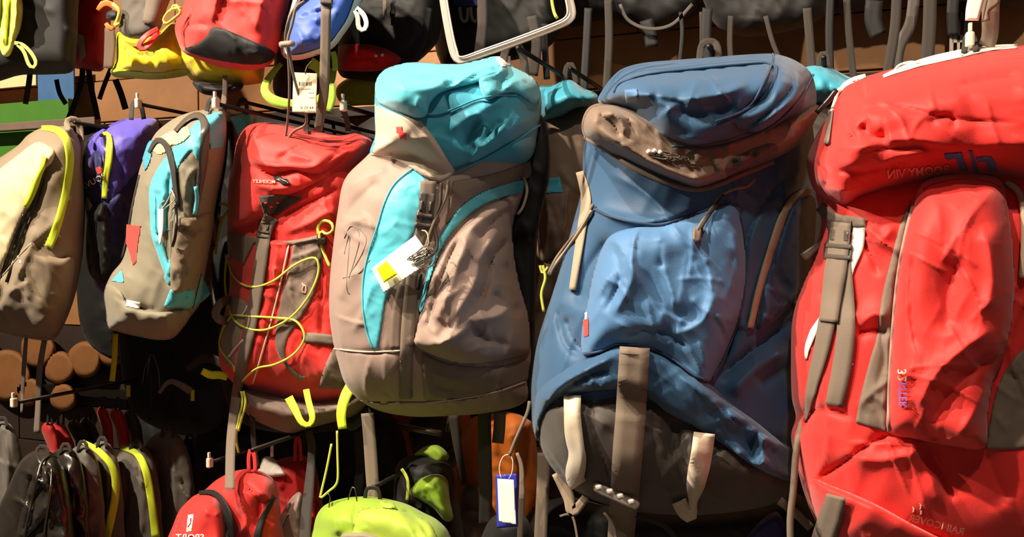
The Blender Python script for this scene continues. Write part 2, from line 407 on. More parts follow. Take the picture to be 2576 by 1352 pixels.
def post(px, lo, hi):
    """slotted steel upright on the wall"""
    x = at(px, 200, WY-0.03)[0]; t = bpy.data.objects.new('slotted_upright', None); C.objects.link(t); t.location = (x, WY-0.03, 0)
    og = (x, WY-0.03, 0)
    for s in (-1, 1): box('upright_side', (x+s*0.014-0.004, WY-0.03, 0), (x+s*0.014+0.004, WY-0.006, 3.1), 'steel', t, og)
    box('upright_spine', (x-0.003, WY-0.03, 0), (x+0.003, WY-0.026, 3.1), 'steel', t, og)
    zz = np.arange(0.9, 2.6, 0.05)
    first = None
    for q in zz:
        if first is None: first = box('upright_rung', (x-0.012, WY-0.03, q), (x+0.012, WY-0.024, q+0.016), 'steel', t, og)
        else:
            c = first.copy(); C.objects.link(c); c.parent = t; c.location = (0, 0, q-zz[0])
    return t
for px, lab in ((2410, 'slotted steel wall upright between the blue and the large red pack'), ):
    tag(post(px, 0, 0), lab, 'upright', 'slotted uprights on the wall')
# ================================================================ grey and turquoise pack in the centre
g = Thing('hiking_backpack', 'large taupe hiking backpack with a bright turquoise lid and a white tag', 'backpack', 1.45, (1080, 1045), 'large trekking packs in the middle row', k=0.0003)
G = g
g.add('back_panel', [(1290, 330), (1362, 290), (1385, 420), (1352, 600), (1345, 860), (1330, 1000), (1290, 960), (1270, 640)], 'black', T=.02, R=30, B=.03, base=1.52, step=8)
g.add('body', [(930, 385), (868, 450), (850, 530), (838, 620), (830, 700), (828, 780), (836, 850), (850, 910), (868, 965), (905, 1008), (960, 1036), (1040, 1049), (1130, 1047), (1230, 1039), (1318, 1014), (1330, 950), (1338, 890), (1328, 800), (1306, 720), (1292, 640), (1290, 560), (1302, 480), (1325, 420), (1330, 300), (1000, 300)],
      'taupe', T=.15, R=210, B=.03, step=5, blur=8, tilt=(-5, 0), edge=25,
      noise=[(1.6, 120, 1.5, 70, 0), (2.2, 70, 2.5, 120, 1)],
      folds=[('c', -6, 7, [(930, 395), (980, 404), (1030, 430)]), ('c', -4, 5, [(838, 878), (920, 886), (1008, 884)]), ('c', -3, 5, [(1008, 884), (1012, 1002)]),
             ('r', 5, 16, [(860, 470), (930, 440), (980, 420)]), ('r', -6, 18, [(850, 560), (905, 500), (960, 450)]), ('r', -4, 14, [(850, 640), (880, 600), (915, 570)]), ('r', 4, 18, [(850, 760), (880, 700), (910, 680)]),
             ('r', 6, 22, [(1140, 500), (1220, 460), (1300, 440)])])
g.add('stripe_panel', [(1038, 426, 1), (1066, 446), (1078, 470, 1), (1070, 520), (1056, 560), (1030, 610), (1005, 670), (985, 720), (970, 760), (962, 810), (950, 882, 1), (938, 880, 1), (922, 835), (912, 770), (914, 700), (928, 635), (948, 575), (966, 515), (992, 465)],
      'turq', T=.003, R=6, B=.002, base='surf', step=4, noise=[(0.8, 30, 3, 0, 1)])
g.cord('stripe_piping', [(1038, 424), (992, 463), (966, 513), (948, 573), (928, 633), (914, 698), (912, 770), (922, 835), (938, 880)], .0016, 'turq')
g.add('side_panel', [(1140, 455, 1), (1200, 445), (1265, 430), (1334, 405, 1), (1328, 450), (1240, 478), (1185, 505), (1145, 545), (1120, 560)], 'taupe_dark', T=.004, R=8, B=.002, base='surf', step=5)
g.add('side_pocket', [(1316, 478), (1250, 508), (1190, 545), (1145, 590), (1110, 640), (1085, 700), (1062, 770), (1045, 840), (1042, 868), (1090, 895), (1160, 915), (1240, 912), (1300, 900), (1332, 884), (1330, 800), (1308, 720), (1294, 640), (1292, 560)],
      'taupe', T=.045, R=60, B=.002, base='surf', step=5, blur=6, smoothbase=20, edge=18,
      noise=[(2.5, 80, 2.5, 125, 1), (1.2, 40, 2, 115, 1)],
      folds=[('c', -16, 9, [(1165, 575), (1135, 640), (1100, 730), (1070, 840)]), ('r', 9, 22, [(1185, 560), (1160, 640), (1125, 740), (1085, 830)]),
             ('c', -18, 10, [(1290, 590), (1240, 650), (1222, 720), (1190, 790)]), ('r', 12, 22, [(1270, 560), (1215, 640), (1190, 720), (1120, 830)]),
             ('r', 14, 22, [(1312, 740), (1260, 790), (1200, 810), (1120, 860), (1050, 860)]), ('c', -13, 12, [(1310, 800), (1270, 760), (1235, 735)]), ('r', -16, 20, [(1180, 800), (1215, 850), (1290, 870)]),
             ('r', 8, 16, [(1290, 500), (1215, 545), (1170, 590)]), ('c', -10, 8, [(1295, 520), (1240, 560), (1200, 610)]), ('c', -14, 12, [(1272, 650), (1280, 720), (1310, 800)])])
g.add('pocket_binding', [(1324, 450, 1), (1240, 474), (1180, 505), (1140, 545), (1108, 595), (1084, 650), (1068, 710), (1050, 778, 1), (1062, 780), (1082, 700), (1104, 640), (1135, 588), (1180, 542), (1240, 505), (1318, 482, 1)],
      'turq', T=.004, R=6, B=.002, base='surf', step=4, smoothbase=8)
g.cord('pocket_elastic', [(1318, 446), (1326, 480), (1316, 520), (1302, 540)], .003, 'web_tan', lift=.004)
g.add('lower_pocket', [(1060, 888, 1), (1120, 914), (1200, 925), (1280, 918), (1330, 900, 1), (1330, 950), (1322, 962, 1), (1250, 985), (1160, 1003), (1066, 1006, 1)], 'taupe_dark', T=.006, R=10, B=.002, base='surf', step=5,
      folds=[('r', 3, 14, [(1070, 930), (1160, 960), (1300, 930)]), ('r', -3, 12, [(1080, 970), (1180, 985), (1300, 955)])], smoothbase=4)
g.add('base_band', [(905, 1008), (960, 1016), (1010, 1012), (1100, 1012), (1200, 1000), (1325, 958, 1), (1322, 1012), (1230, 1037), (1130, 1045), (1040, 1047), (960, 1034)], 'taupe', T=.006, R=8, B=.002, base='surf', step=5, smoothbase=3, noise=[(1, 60, 2, 0, 0)])
g.cord('seam', [(840, 878), (920, 886), (1006, 883)], .0016, 'beige')
g.cord('seam', [(1070, 300+715), (1160, 1004), (1250, 986), (1322, 962)], .0014, 'beige')
# lid
lid = g.add('lid', [(945, 208), (965, 178), (1003, 163), (1045, 157), (1100, 160), (1160, 160), (1208, 150), (1250, 142), (1290, 166), (1345, 200), (1362, 250), (1356, 320), (1335, 402), (1250, 432), (1150, 462), (1108, 458), (1070, 447), (1040, 428), (990, 402), (932, 390), (944, 340), (942, 285)],
      'turq_dark', T=.185, R=105, B=.09, step=5, blur=8, tilt=(-4, 0), edge=25, label='turquoise lid of the taupe pack',
      crease=.5, noise=[(1.6, 90, 2, -25, 1), (0.5, 35, 2, -25, 1)],
      folds=[('r', 8, 20, [(1160, 420), (1240, 350), (1340, 290)]), ('c', -12, 10, [(1140, 440), (1220, 395), (1356, 318)]), ('r', -10, 16, [(1165, 380), (1190, 330), (1205, 290)]), ('r', 9, 22, [(1120, 340), (1170, 300), (1290, 240)]),
             ('c', -8, 9, [(1210, 370), (1235, 330), (1270, 300)]), ('r', 7, 16, [(1245, 340), (1275, 310), (1320, 280)]), ('c', -7, 8, [(1175, 420), (1180, 390), (1200, 360)]), ('c', -6, 8, [(1270, 330), (1300, 290), (1345, 270)])])
g.add('lid_front', [(942, 262, 1), (985, 280), (1022, 292), (1058, 302, 1), (1095, 350), (1125, 400), (1148, 432, 1), (1110, 456), (1070, 446), (1040, 427), (990, 401), (932, 390, 1), (944, 340)], 'beige', T=.006, R=10, B=.002, base='surf', step=5, smoothbase=3,
      folds=[('r', 3, 20, [(1060, 310), (1090, 370), (1120, 430)]), ('r', -3, 16, [(960, 330), (1010, 370), (1060, 410)])])
g.add('lid_hood', [(944, 210), (965, 177), (1003, 162), (1045, 156), (1100, 160), (1160, 160), (1208, 150), (1250, 142), (1278, 158), (1268, 185), (1230, 200), (1180, 214), (1130, 226), (1100, 240), (1082, 262), (1074, 290), (1050, 298), (1018, 287), (982, 274), (948, 254)], 'turq', T=.045, R=50, B=.002, base='surf', step=5, blur=6, smoothbase=10, edge=14,
      noise=[(1.2, 60, 2, -30, 0)],
      folds=[('r', -14, 18, [(1010, 190), (1060, 200), (1110, 190), (1150, 165)]), ('r', 10, 18, [(990, 215), (1060, 225), (1130, 215)]), ('c', -9, 9, [(1100, 235), (1150, 200), (1190, 165)]), ('r', 8, 14, [(1140, 215), (1190, 185), (1240, 160)]),
             ('c', -8, 8, [(1165, 205), (1215, 180), (1262, 172)]), ('r', -5, 10, [(960, 215), (985, 200), (1000, 180)])])
g.add('lid_corner', [(1205, 200), (1250, 182), (1262, 150), (1300, 172), (1345, 200), (1360, 240), (1345, 262), (1300, 235), (1262, 238), (1222, 250)], 'turq', T=.03, R=28, B=.002, base='surf', step=5, blur=4, smoothbase=6, noise=[(3, 36, 2, -50, 1)],
      folds=[('c', -12, 7, [(1255, 235), (1265, 200), (1300, 178)]), ('r', 8, 9, [(1275, 230), (1290, 205), (1325, 195)])])
g.cord('lid_piping', [(1076, 288), (1110, 285), (1150, 270), (1200, 250), (1250, 240), (1300, 240)], .0018, 'turq_dark')
g.cord('lid_piping', [(1146, 434), (1180, 418), (1240, 388), (1300, 352), (1358, 315)], .002, 'turq_dark')
g.plate('hang_label', [(1246, 142), (1284, 141), (1286, 165), (1262, 168)], 'white_trim', T=.002, off=.004)
g.plate('bear_mark', [(996, 319), (1012, 318), (1013, 330), (1021, 334), (1023, 354), (1003, 351), (1002, 336), (997, 335)], 'logo_red', T=.001, step=2, label='small red printed animal mark')
# ice axe print, straps
for pts in ([(866, 600), (884, 568), (905, 600), (878, 700)], [(866, 640), (880, 590), (872, 720), (880, 740)], [(862, 700), (900, 690), (930, 655)], [(900, 572), (922, 600), (910, 640), (880, 690)]):
    g.cord('printed_line', pts, .0007, 'graphite', lift=-.0002)
g.strap('belt', [(1078, 455), (1075, 500), (1068, 560), (1050, 620), (1038, 700), (1028, 800), (1022, 900), (1020, 1005)], [40, 36, 32, 32, 34, 34, 32, 30], 'web', lift=.006, smooth=20)
g.strap('strap_flap', [(1032, 690), (1010, 740), (998, 800), (994, 878)], 28, 'taupe_dark', lift=.004, smooth=12)
g.buckle(1070, 530, 46, 92, 8, 'plastic')
g.plate('strap_stop', [(1004, 988), (1038, 986), (1039, 1000), (1004, 1002)], 'web', T=.003)
g.cord('drawcord', [(1128, 455), (1120, 500), (1098, 545), (1082, 585), (1070, 630), (1068, 650)], .0028, 'web', lift=.008, smooth=10)
g.cord('drawcord', [(1110, 460), (1108, 510), (1092, 560), (1100, 600), (1098, 630), (1078, 648)], .0024, 'web_dark', lift=.009, smooth=10)
g.cord('drawcord', [(1058, 690), (1052, 730)], .004, 'black', lift=.008)
g.strap('haul_loop', [(1262, 170), (1275, 120), (1300, 112), (1318, 150), (1322, 200)], 20, 'web_dark', y=[1.40, 1.52, 1.58, 1.58, 1.55])
# tag
t = Thing('hang_tag', 'white hang tag with yellow sticker tied to the taupe and turquoise pack', 'tag', 1.235, (1000, 740), 'paper tags on the packs')
yt = float(G.H(np.array([1000., 1040, 960]), np.array([670., 650, 680])).min())-.018
t.add('card', [(934, 676, 1), (1045, 592, 1), (1090, 655, 1), (966, 738, 1)], 'card', T=.0006, R=2, B=.0006, base=yt, step=4, n=2, blur=0)
t.add('sticker', [(948, 676, 1), (972, 656, 1), (1000, 690, 1), (966, 712, 1)], 'sticker', T=.0004, R=2, B=.0002, base='surf', step=3, n=2, blur=0)
t.cord('string', [(1062, 640), (1078, 615), (1074, 585), (1062, 580)], .0012, 'web_tan', y=[yt-.002, yt-.02, yt-.02, yt+.01])
p = Thing('safety_pins', 'bunch of safety pins clipped at the corner of the white tag with yellow sticker', 'pins', 1.22, (1065, 680))
rg = np.random.default_rng(5)
for i in range(9):
    a = -0.9+rg.random()*0.7; x, y = 1062+rg.normal()*7, 650+rg.normal()*12; L = 20+rg.random()*6
    ca, sa = math.cos(a), math.sin(a); q = lambda u, v: (x+u*ca-v*sa, y+u*sa+v*ca)
    p.cord('pin', [q(-L, -2), q(0, -3), q(L, -4), q(L+4, 0), q(L, 4), q(0, 3), q(-L, 2), q(-L-3, 0)], .0008, 'steel', y=yt-.006-.004*rg.random(), closed=True, sides=5)
p.cord('pin_ring', [(1085, 625), (1096, 640), (1090, 665), (1072, 672), (1068, 650)], .0012, 'plastic', y=yt-.012, closed=True)

# ================================================================ turquoise and brown pack behind it
g = Thing('hiking_backpack', 'brown and turquoise pack half hidden between the taupe and the blue pack', 'backpack', 1.74, (1400, 860), 'trekking packs behind the front row')
g.add('body', [(1352, 300), (1420, 285), (1470, 262), (1500, 300), (1500, 420), (1470, 520), (1450, 640), (1440, 760), (1430, 860), (1340, 900), (1320, 700), (1340, 480)], 'brown_pack', T=.09, R=60, B=.05, step=7, noise=[(3, 80, 2, 100, 1)])
g.add('side_pocket', [(1358, 490), (1420, 480), (1430, 510), (1420, 600), (1400, 640), (1356, 650)], 'taupe_dark', T=.02, R=20, base='surf', step=6, folds=[('c', -6, 6, [(1370, 500), (1400, 560), (1410, 640)])])
g.add('harness', [(1300, 470), (1352, 440), (1360, 620), (1350, 860), (1310, 900), (1295, 700)], 'black', T=.03, R=20, base=1.70, step=7)
g.plate('turquoise_patch', [(1366, 452), (1408, 445), (1418, 485), (1370, 488)], 'turq_dark', T=.004, step=4)
g.add('lid', [(1352, 225), (1390, 214), (1432, 200), (1468, 222), (1500, 236), (1504, 262), (1450, 276), (1410, 298), (1360, 302)], 'turq_dark', T=.15, R=46, B=.06, step=6, noise=[(4, 50, 2, -30, 1)], folds=[('c', -10, 8, [(1360, 260), (1400, 230), (1435, 205)]), ('r', 7, 9, [(1435, 205), (1458, 235), (1462, 275)])])
g.strap('haul_loop', [(1420, 215), (1425, 170), (1440, 165), (1450, 215)], 14, 'web_dark', y=1.72)
g.cord('side_cord', [(1365, 668), (1372, 700), (1362, 740), (1368, 785)], .0026, 'lime_cord', y=1.40)
g.cord('side_cord', [(1358, 668), (1365, 690), (1378, 672)], .0022, 'lime_cord', y=1.40)

# ================================================================ blue pack
g = Thing('hiking_backpack', 'large blue trekking backpack with taupe brim under its lid', 'backpack', 1.42, (1680, 1300), 'large trekking packs in the middle row', k=0.00016)
B_ = g
g.add('body', [(1490, 330), (1468, 380), (1464, 470), (1442, 560), (1420, 640), (1396, 720), (1370, 800), (1350, 870), (1338, 950), (1336, 1010), (1342, 1070), (1362, 1120), (1420, 1170), (1520, 1200), (1700, 1215), (1880, 1215), (1990, 1208), (2020, 1100), (2030, 900), (2040, 700), (2042, 500), (2046, 330), (1990, 250), (1600, 250)],
      'blue', T=.16, R=230, B=.08, step=6, blur=8, edge=25, noise=[(2.5, 130, 2, 105, 0), (2.5, 90, 3, 110, 1)],
      folds=[('r', -14, 24, [(1545, 590), (1480, 680), (1450, 780)]), ('r', 9, 20, [(1440, 600), (1410, 740), (1370, 860)]), ('c', -12, 12, [(1425, 790), (1440, 850), (1480, 890)]), ('c', -10, 10, [(1400, 760), (1420, 860), (1470, 900)]),
             ('r', 14, 24, [(1960, 480), (1900, 560), (1872, 700), (1850, 850)]), ('c', -14, 10, [(1990, 430), (1920, 520), (1880, 600), (1868, 720), (1810, 970)]), ('c', -16, 14, [(1790, 965), (1870, 900), (1960, 830), (2040, 780)]), ('r', 14, 22, [(1830, 1000), (1900, 930), (1990, 870)]),
             ('r', -12, 20, [(1900, 980), (1960, 940), (2020, 910)]), ('r', 10, 26, [(1950, 1120), (1985, 1030), (2030, 960)]), ('c', -12, 12, [(1930, 620), (1960, 700), (2000, 740)]), ('f', 14, 40, [(1760, 520), (1640, 556), (1560, 550), (1486, 520)])])
# charcoal bottom compartment
g.add('bottom_compartment', [(1346, 1040), (1366, 1000), (1420, 950), (1560, 905), (1660, 925), (1770, 995), (1890, 1066), (1985, 1140), (1995, 1230), (1940, 1270), (1820, 1292), (1690, 1296), (1560, 1280), (1450, 1238), (1390, 1180), (1358, 1120)],
      'charcoal', T=.175, R=150, B=.08, step=6, blur=8, noise=[(3, 90, 2, 100, 1)], edge=20,
      folds=[('c', -8, 9, [(1480, 1000), (1500, 1110), (1545, 1230)]), ('r', -10, 20, [(1700, 1030), (1690, 1130), (1730, 1240)]), ('r', 9, 20, [(1740, 1070), (1740, 1180), (1780, 1260)]), ('c', -8, 9, [(1700, 1050), (1720, 1160), (1760, 1190)]),('c', -8, 9, [(1820, 1120), (1760, 1180)])])
g.add('skirt_flap', [(1338, 1064), (1342, 1010), (1368, 970), (1440, 920), (1510, 886), (1560, 868), (1640, 878), (1700, 905), (1770, 952), (1830, 1008), (1900, 1060), (1960, 1108), (2000, 1140), (1996, 1208), (1950, 1200), (1890, 1170), (1820, 1120), (1750, 1076), (1680, 1040), (1630, 1002), (1560, 982), (1490, 985), (1420, 996), (1378, 1026), (1358, 1064), (1352, 1112)],
      'blue', T=.036, R=26, B=.004, base='surf', step=5, blur=4, smoothbase=14, edge=12, noise=[(2.5, 60, 2, -35, 1), (1, 30, 2, 60, 1)],
      folds=[('r', 9, 16, [(1370, 1030), (1400, 980), (1480, 930), (1560, 890)]), ('c', -9, 8, [(1405, 1000), (1450, 960), (1540, 930)]), ('r', 8, 14, [(1700, 940), (1780, 1000), (1860, 1080)]), ('c', -9, 8, [(1800, 1010), (1850, 1060), (1900, 1080)]), ('r', 10, 14, [(1820, 1030), (1900, 1090), (1970, 1130)]), ('c', -14, 10, [(1910, 1080), (1890, 1120), (1895, 1170)]), ('r', 12, 14, [(1930, 1090), (1918, 1130), (1920, 1180)])])
# pocket
g.add('front_pocket', [(1478, 760), (1492, 690), (1512, 630), (1540, 590), (1600, 572), (1660, 570), (1720, 552), (1780, 530), (1830, 515), (1860, 528), (1872, 600), (1876, 700), (1864, 780), (1842, 850), (1812, 918), (1784, 962), (1745, 945), (1695, 908), (1640, 880), (1560, 868), (1505, 888), (1466, 892), (1464, 830)],
      'blue_light', T=.05, R=70, B=.004, base='surf', step=5, blur=6, smoothbase=20, edge=16, noise=[(1.6, 120, 2, 80, 0), (1.4, 50, 2, 65, 1)],
      folds=[('f', 8, 44, [(1690, 830), (1650, 770), (1600, 690), (1570, 640)]), ('f', 8, 40, [(1662, 575), (1662, 640), (1690, 740), (1700, 800)]), ('f', 8, 44, [(1805, 720), (1780, 790), (1740, 825), (1690, 838)]), ('f', 5, 30, [(1840, 560), (1850, 650), (1830, 760)]),
             ('c', -8, 10, [(1540, 610), (1560, 700), (1520, 790)]), ('r', 7, 18, [(1580, 620), (1590, 700), (1540, 800)]), ('c', -6, 8, [(1660, 600), (1665, 680)]), ('r', -6, 16, [(1840, 620), (1850, 720), (1830, 800)]), ('c', -8, 9, [(1570, 840), (1660, 835), (1740, 880)])])
g.cord('pocket_piping', [(1858, 528), (1872, 600), (1876, 700), (1864, 780), (1842, 850), (1812, 918), (1786, 962)], .002, 'blue_dark')
g.cord('pocket_piping', [(1466, 890), (1505, 886), (1560, 866), (1640, 878), (1695, 906), (1745, 943), (1784, 962)], .002, 'blue_dark')
g.cord('pocket_piping', [(1492, 524), (1540, 546), (1600, 560), (1656, 566), (1720, 550), (1780, 529), (1830, 514), (1858, 528)], .0022, 'blue_dark')
# zips
g.strap('zip_strip', [(1458, 432), (1474, 500), (1464, 570), (1452, 650), (1440, 730)], [20, 26, 22, 20, 18], 'web_tan', lift=.006, smooth=8, curl=.003)
g.strap('zip_strip', [(2040, 478), (2000, 496), (1972, 540), (1950, 600), (1928, 670), (1905, 750), (1888, 826)], [14, 18, 22, 20, 20, 18, 16], 'web_tan', lift=.006, smooth=8, curl=.004)
g.add('side_pouch', [(2050, 500), (2000, 515), (1970, 575), (1940, 660), (1915, 745), (1905, 830), (1960, 800), (2010, 740), (2045, 640)], 'blue_dark', T=.02, R=24, base='surf', step=6, smoothbase=6, noise=[(3, 60, 2, 110, 1)])
# lid
g.add('brim', [(1470, 345), (1464, 305), (1484, 268), (1530, 258), (1580, 265), (1700, 300), (1900, 300), (2052, 262), (2044, 318), (2010, 368), (1945, 410), (1865, 442), (1800, 470), (1750, 482), (1700, 467), (1640, 442), (1580, 412), (1510, 376)],
      'brown_pack', T=.225, R=32, B=.08, step=5, blur=2, edge=10, label='taupe gathered brim', noise=[(2.5, 50, 2, 40, 1), (1.5, 24, 2, 60, 1)],
      folds=[('r', 10, 14, [(1490, 300), (1520, 330), (1600, 385), (1700, 440), (1790, 452), (1900, 410)]), ('c', -12, 10, [(1484, 340), (1540, 380), (1640, 430), (1740, 462), (1850, 430)]), ('c', -8, 6, [(1500, 285), (1540, 310), (1560, 350)]), ('r', 8, 8, [(1520, 275), (1560, 300), (1575, 345)]), ('c', -8, 6, [(1540, 270), (1580, 300), (1590, 350)]),
             ('c', -7, 7, [(1850, 400), (1840, 430)]), ('c', -7, 7, [(1900, 375), (1885, 420)]), ('r', 6, 9, [(1870, 390), (1860, 430)])])
g.cord('brim_edge', [(1474, 346), (1520, 374), (1600, 426), (1700, 468), (1756, 478), (1800, 468), (1866, 440), (1944, 408)], .004, 'brown_pack', lift=-.002)
g.add('brim_lining', [(1830, 410), (1880, 380), (1940, 360), (1960, 378), (1945, 405), (1890, 430), (1836, 452)], 'plum', T=.003, R=8, base='surf', step=4, folds=[('c', -4, 5, [(1850, 400), (1845, 440)]), ('c', -4, 5, [(1900, 380), (1890, 425)])])
g.add('lid', [(1504, 252), (1516, 226), (1540, 194), (1568, 172), (1620, 158), (1710, 150), (1810, 142), (1900, 136), (1950, 136), (2000, 152), (2040, 184), (2054, 240), (2046, 290), (2010, 330), (1950, 368), (1880, 385), (1800, 402), (1740, 408), (1690, 390), (1640, 366), (1612, 340), (1590, 300), (1550, 275), (1520, 268)],
      'blue', T=.275, R=100, B=.09, step=5, blur=8, edge=18, tilt=(0, 6), noise=[(2.5, 90, 3, -10, 1), (1.2, 40, 2, -40, 1)], label='blue lid with an oval top pocket',
      folds=[('c', -16, 9, [(1560, 215), (1620, 190), (1740, 180), (1860, 168), (1935, 165), (1950, 190), (1925, 240), (1880, 272), (1820, 300)]), ('r', 10, 12, [(1560, 195), (1640, 172), (1780, 162), (1930, 150)]), ('c', -10, 9, [(1990, 160), (1995, 210), (1960, 260), (1900, 310), (1830, 330)]),
             ('r', 12, 18, [(2010, 180), (2010, 230), (1960, 280), (1870, 340)]), ('c', -12, 9, [(2040, 230), (1990, 290), (1900, 340), (1790, 375), (1700, 370)]), ('r', 9, 14, [(1640, 330), (1720, 350), (1800, 350)]), ('c', -8, 8, [(1560, 262), (1600, 270), (1640, 262)]), ('r', 7, 10, [(1565, 250), (1610, 240), (1650, 240)]),
             ('c', -10, 8, [(1840, 300), (1860, 325), (1900, 330)]), ('r', 8, 20, [(1700, 250), (1800, 240), (1890, 210)]), ('r', -9, 24, [(1680, 280), (1790, 290), (1860, 260)])])
g.plate('strap_slot', [(1570, 226), (1604, 222), (1606, 256), (1574, 260)], 'blue_light', T=.004, step=3)
g.cord('lid_piping', [(1545, 232), (1562, 208), (1640, 186), (1760, 172), (1870, 162), (1940, 160), (1952, 188), (1925, 240), (1870, 280), (1800, 306)], .002, 'blue_dark')
g.cord('lid_piping', [(1944, 136), (1940, 165), (1900, 250), (1870, 278)], .0018, 'blue_dark')
g.cord('lid_piping', [(2046, 188), (2010, 250), (1950, 310), (1870, 350), (1780, 372), (1690, 368)], .002, 'blue_dark')
g.strap('haul_loop', [(1760, 150), (1768, 110), (1800, 108), (1808, 148)], 18, 'web_dark', y=[1.40, 1.46, 1.46, 1.40])
# cords and straps
g.cord('compression_cord', [(1492, 515), (1470, 560), (1430, 610), (1400, 650), (1380, 690)], .003, 'web', lift=.01, smooth=10)
g.cord('compression_cord', [(1488, 530), (1462, 575), (1424, 630), (1392, 672), (1382, 692)], .003, 'web_tan', lift=.01, smooth=10)
g.cord('zip_pull_cord', [(1900, 450), (1880, 470), (1850, 475), (1815, 492), (1790, 525), (1765, 560), (1754, 580)], .0022, 'web', lift=.016, smooth=14)
g.cord('zip_pull_cord', [(1820, 490), (1800, 520), (1778, 550), (1764, 575)], .0022, 'web_dark', lift=.018, smooth=14)
g.plate('zip_pull_tab', [(1744, 572), (1766, 570), (1764, 606), (1752, 612), (1742, 602)], 'web', T=.007, off=.012, step=2.5)
g.strap('centre_strap', [(1597, 874), (1592, 950), (1586, 1050), (1578, 1150), (1572, 1240), (1566, 1300), (1560, 1380)], [76, 76, 76, 76, 74, 70, 66], 'web', lift=.017, smooth=24)
g.strap('gear_strap', [(1440, 995), (1440, 1050), (1444, 1100), (1452, 1150), (1446, 1200), (1456, 1222)], [44, 42, 46, 50, 52, 44], 'satin', lift=.014, smooth=14, twist=[0, 0, .2, .6, .3, 0], curl=.004)
g.strap('gear_strap', [(1772, 1090), (1764, 1150), (1752, 1210), (1742, 1270), (1738, 1300), (1722, 1290), (1708, 1262)], [54, 54, 54, 50, 40, 40, 40], 'satin', lift=.016, smooth=10, curl=.004, twist=[0, 0, 0, .3, 1.0, .6, .3])
g.plate('side_mark', [(1466, 806), (1480, 800), (1480, 846), (1468, 850)], 'logo_red', T=.002, step=3, label='small red stitched tab')
g.plate('side_mark', [(1470, 788), (1477, 784), (1476, 804), (1470, 806)], 'white_trim', T=.002, step=3)
g.strap('hanging_strap', [(1368, 1140), (1366, 1220), (1362, 1300), (1358, 1390)], [32, 32, 32, 32], 'web', y=1.40)
g.strap('hanging_strap', [(1400, 1190), (1430, 1250), (1440, 1290), (1475, 1250)], [26, 30, 26, 20], 'web_tan', y=1.36)
p = Thing('safety_pins', 'bunch of safety pins and plastic beads lying on the brim of the blue pack', 'pins', 1.2, (1665, 405))
for i in range(8):
    a = rg.random()*0.5-0.1; x, y = 1668+rg.normal()*16, 396+rg.normal()*6; L = 18+rg.random()*8
    ca, sa = math.cos(a), math.sin(a); q = lambda u, v: (x+u*ca-v*sa, y+u*sa+v*ca)
    hh = float(B_.H(np.array([x]), np.array([y+6]))[0])-.004
    p.cord('pin', [q(-L, -2), q(0, -3), q(L, -4), q(L+4, 0), q(L, 4), q(0, 3), q(-L, 2), q(-L-3, 0)], .0011, 'steel', y=hh, closed=True, sides=5)
for x, y in ((1632, 382), (1646, 380), (1660, 384)):
    hh = float(B_.H(np.array([x+0.]), np.array([y+0.]))[0]); p.add('bead', [(x-7, y), (x, y-7), (x+7, y), (x, y+7)], 'white_trim', T=.006, R=7, B=.004, base=hh-.004, step=2, blur=0)
p = Thing('strap_buckle', 'clear plastic ladder buckle across the centre strap of the blue pack', 'buckle', 1.2, (1560, 1280))
hb = float(B_.H(np.array([1550.]), np.array([1245.]))[0])-.022
p.add('buckle_frame', [(1492, 1222, 1), (1510, 1218), (1600, 1258), (1608, 1276), (1598, 1284, 1), (1560, 1268), (1500, 1240)], 'clear_plastic', T=.008, R=5, B=.003, base=hb, step=3, blur=0)
for x, y in ((1506, 1228), (1534, 1238), (1560, 1250), (1588, 1264)): p.add('buckle_tooth', [(x-9, y-5), (x+6, y-8), (x+10, y+4), (x-4, y+8)], 'clear_plastic', T=.008, R=6, B=.001, base='surf', step=2, blur=0)

# ================================================================ turquoise pack behind the blue one
g = Thing('hiking_backpack', 'turquoise pack of which a lid corner shows between the blue and the large red pack', 'backpack', 1.72, (2090, 700), 'trekking packs behind the front row')
g.add('body', [(2010, 230), (2160, 235), (2170, 500), (2150, 700), (2030, 700), (2000, 500)], 'charcoal', T=.06, R=50, step=8)
g.add('lid', [(1990, 200), (2030, 168), (2080, 168), (2120, 186), (2160, 210), (2160, 260), (2100, 262), (2020, 262)], 'turq_dark', T=.11, R=50, B=.06, step=6, noise=[(2, 60, 2, 30, 1)], folds=[('c', -5, 4, [(2084, 205), (2084, 250)])])
g.strap('haul_loop', [(2060, 180), (2064, 140), (2080, 138), (2086, 178)], 14, 'web_dark', y=1.70)

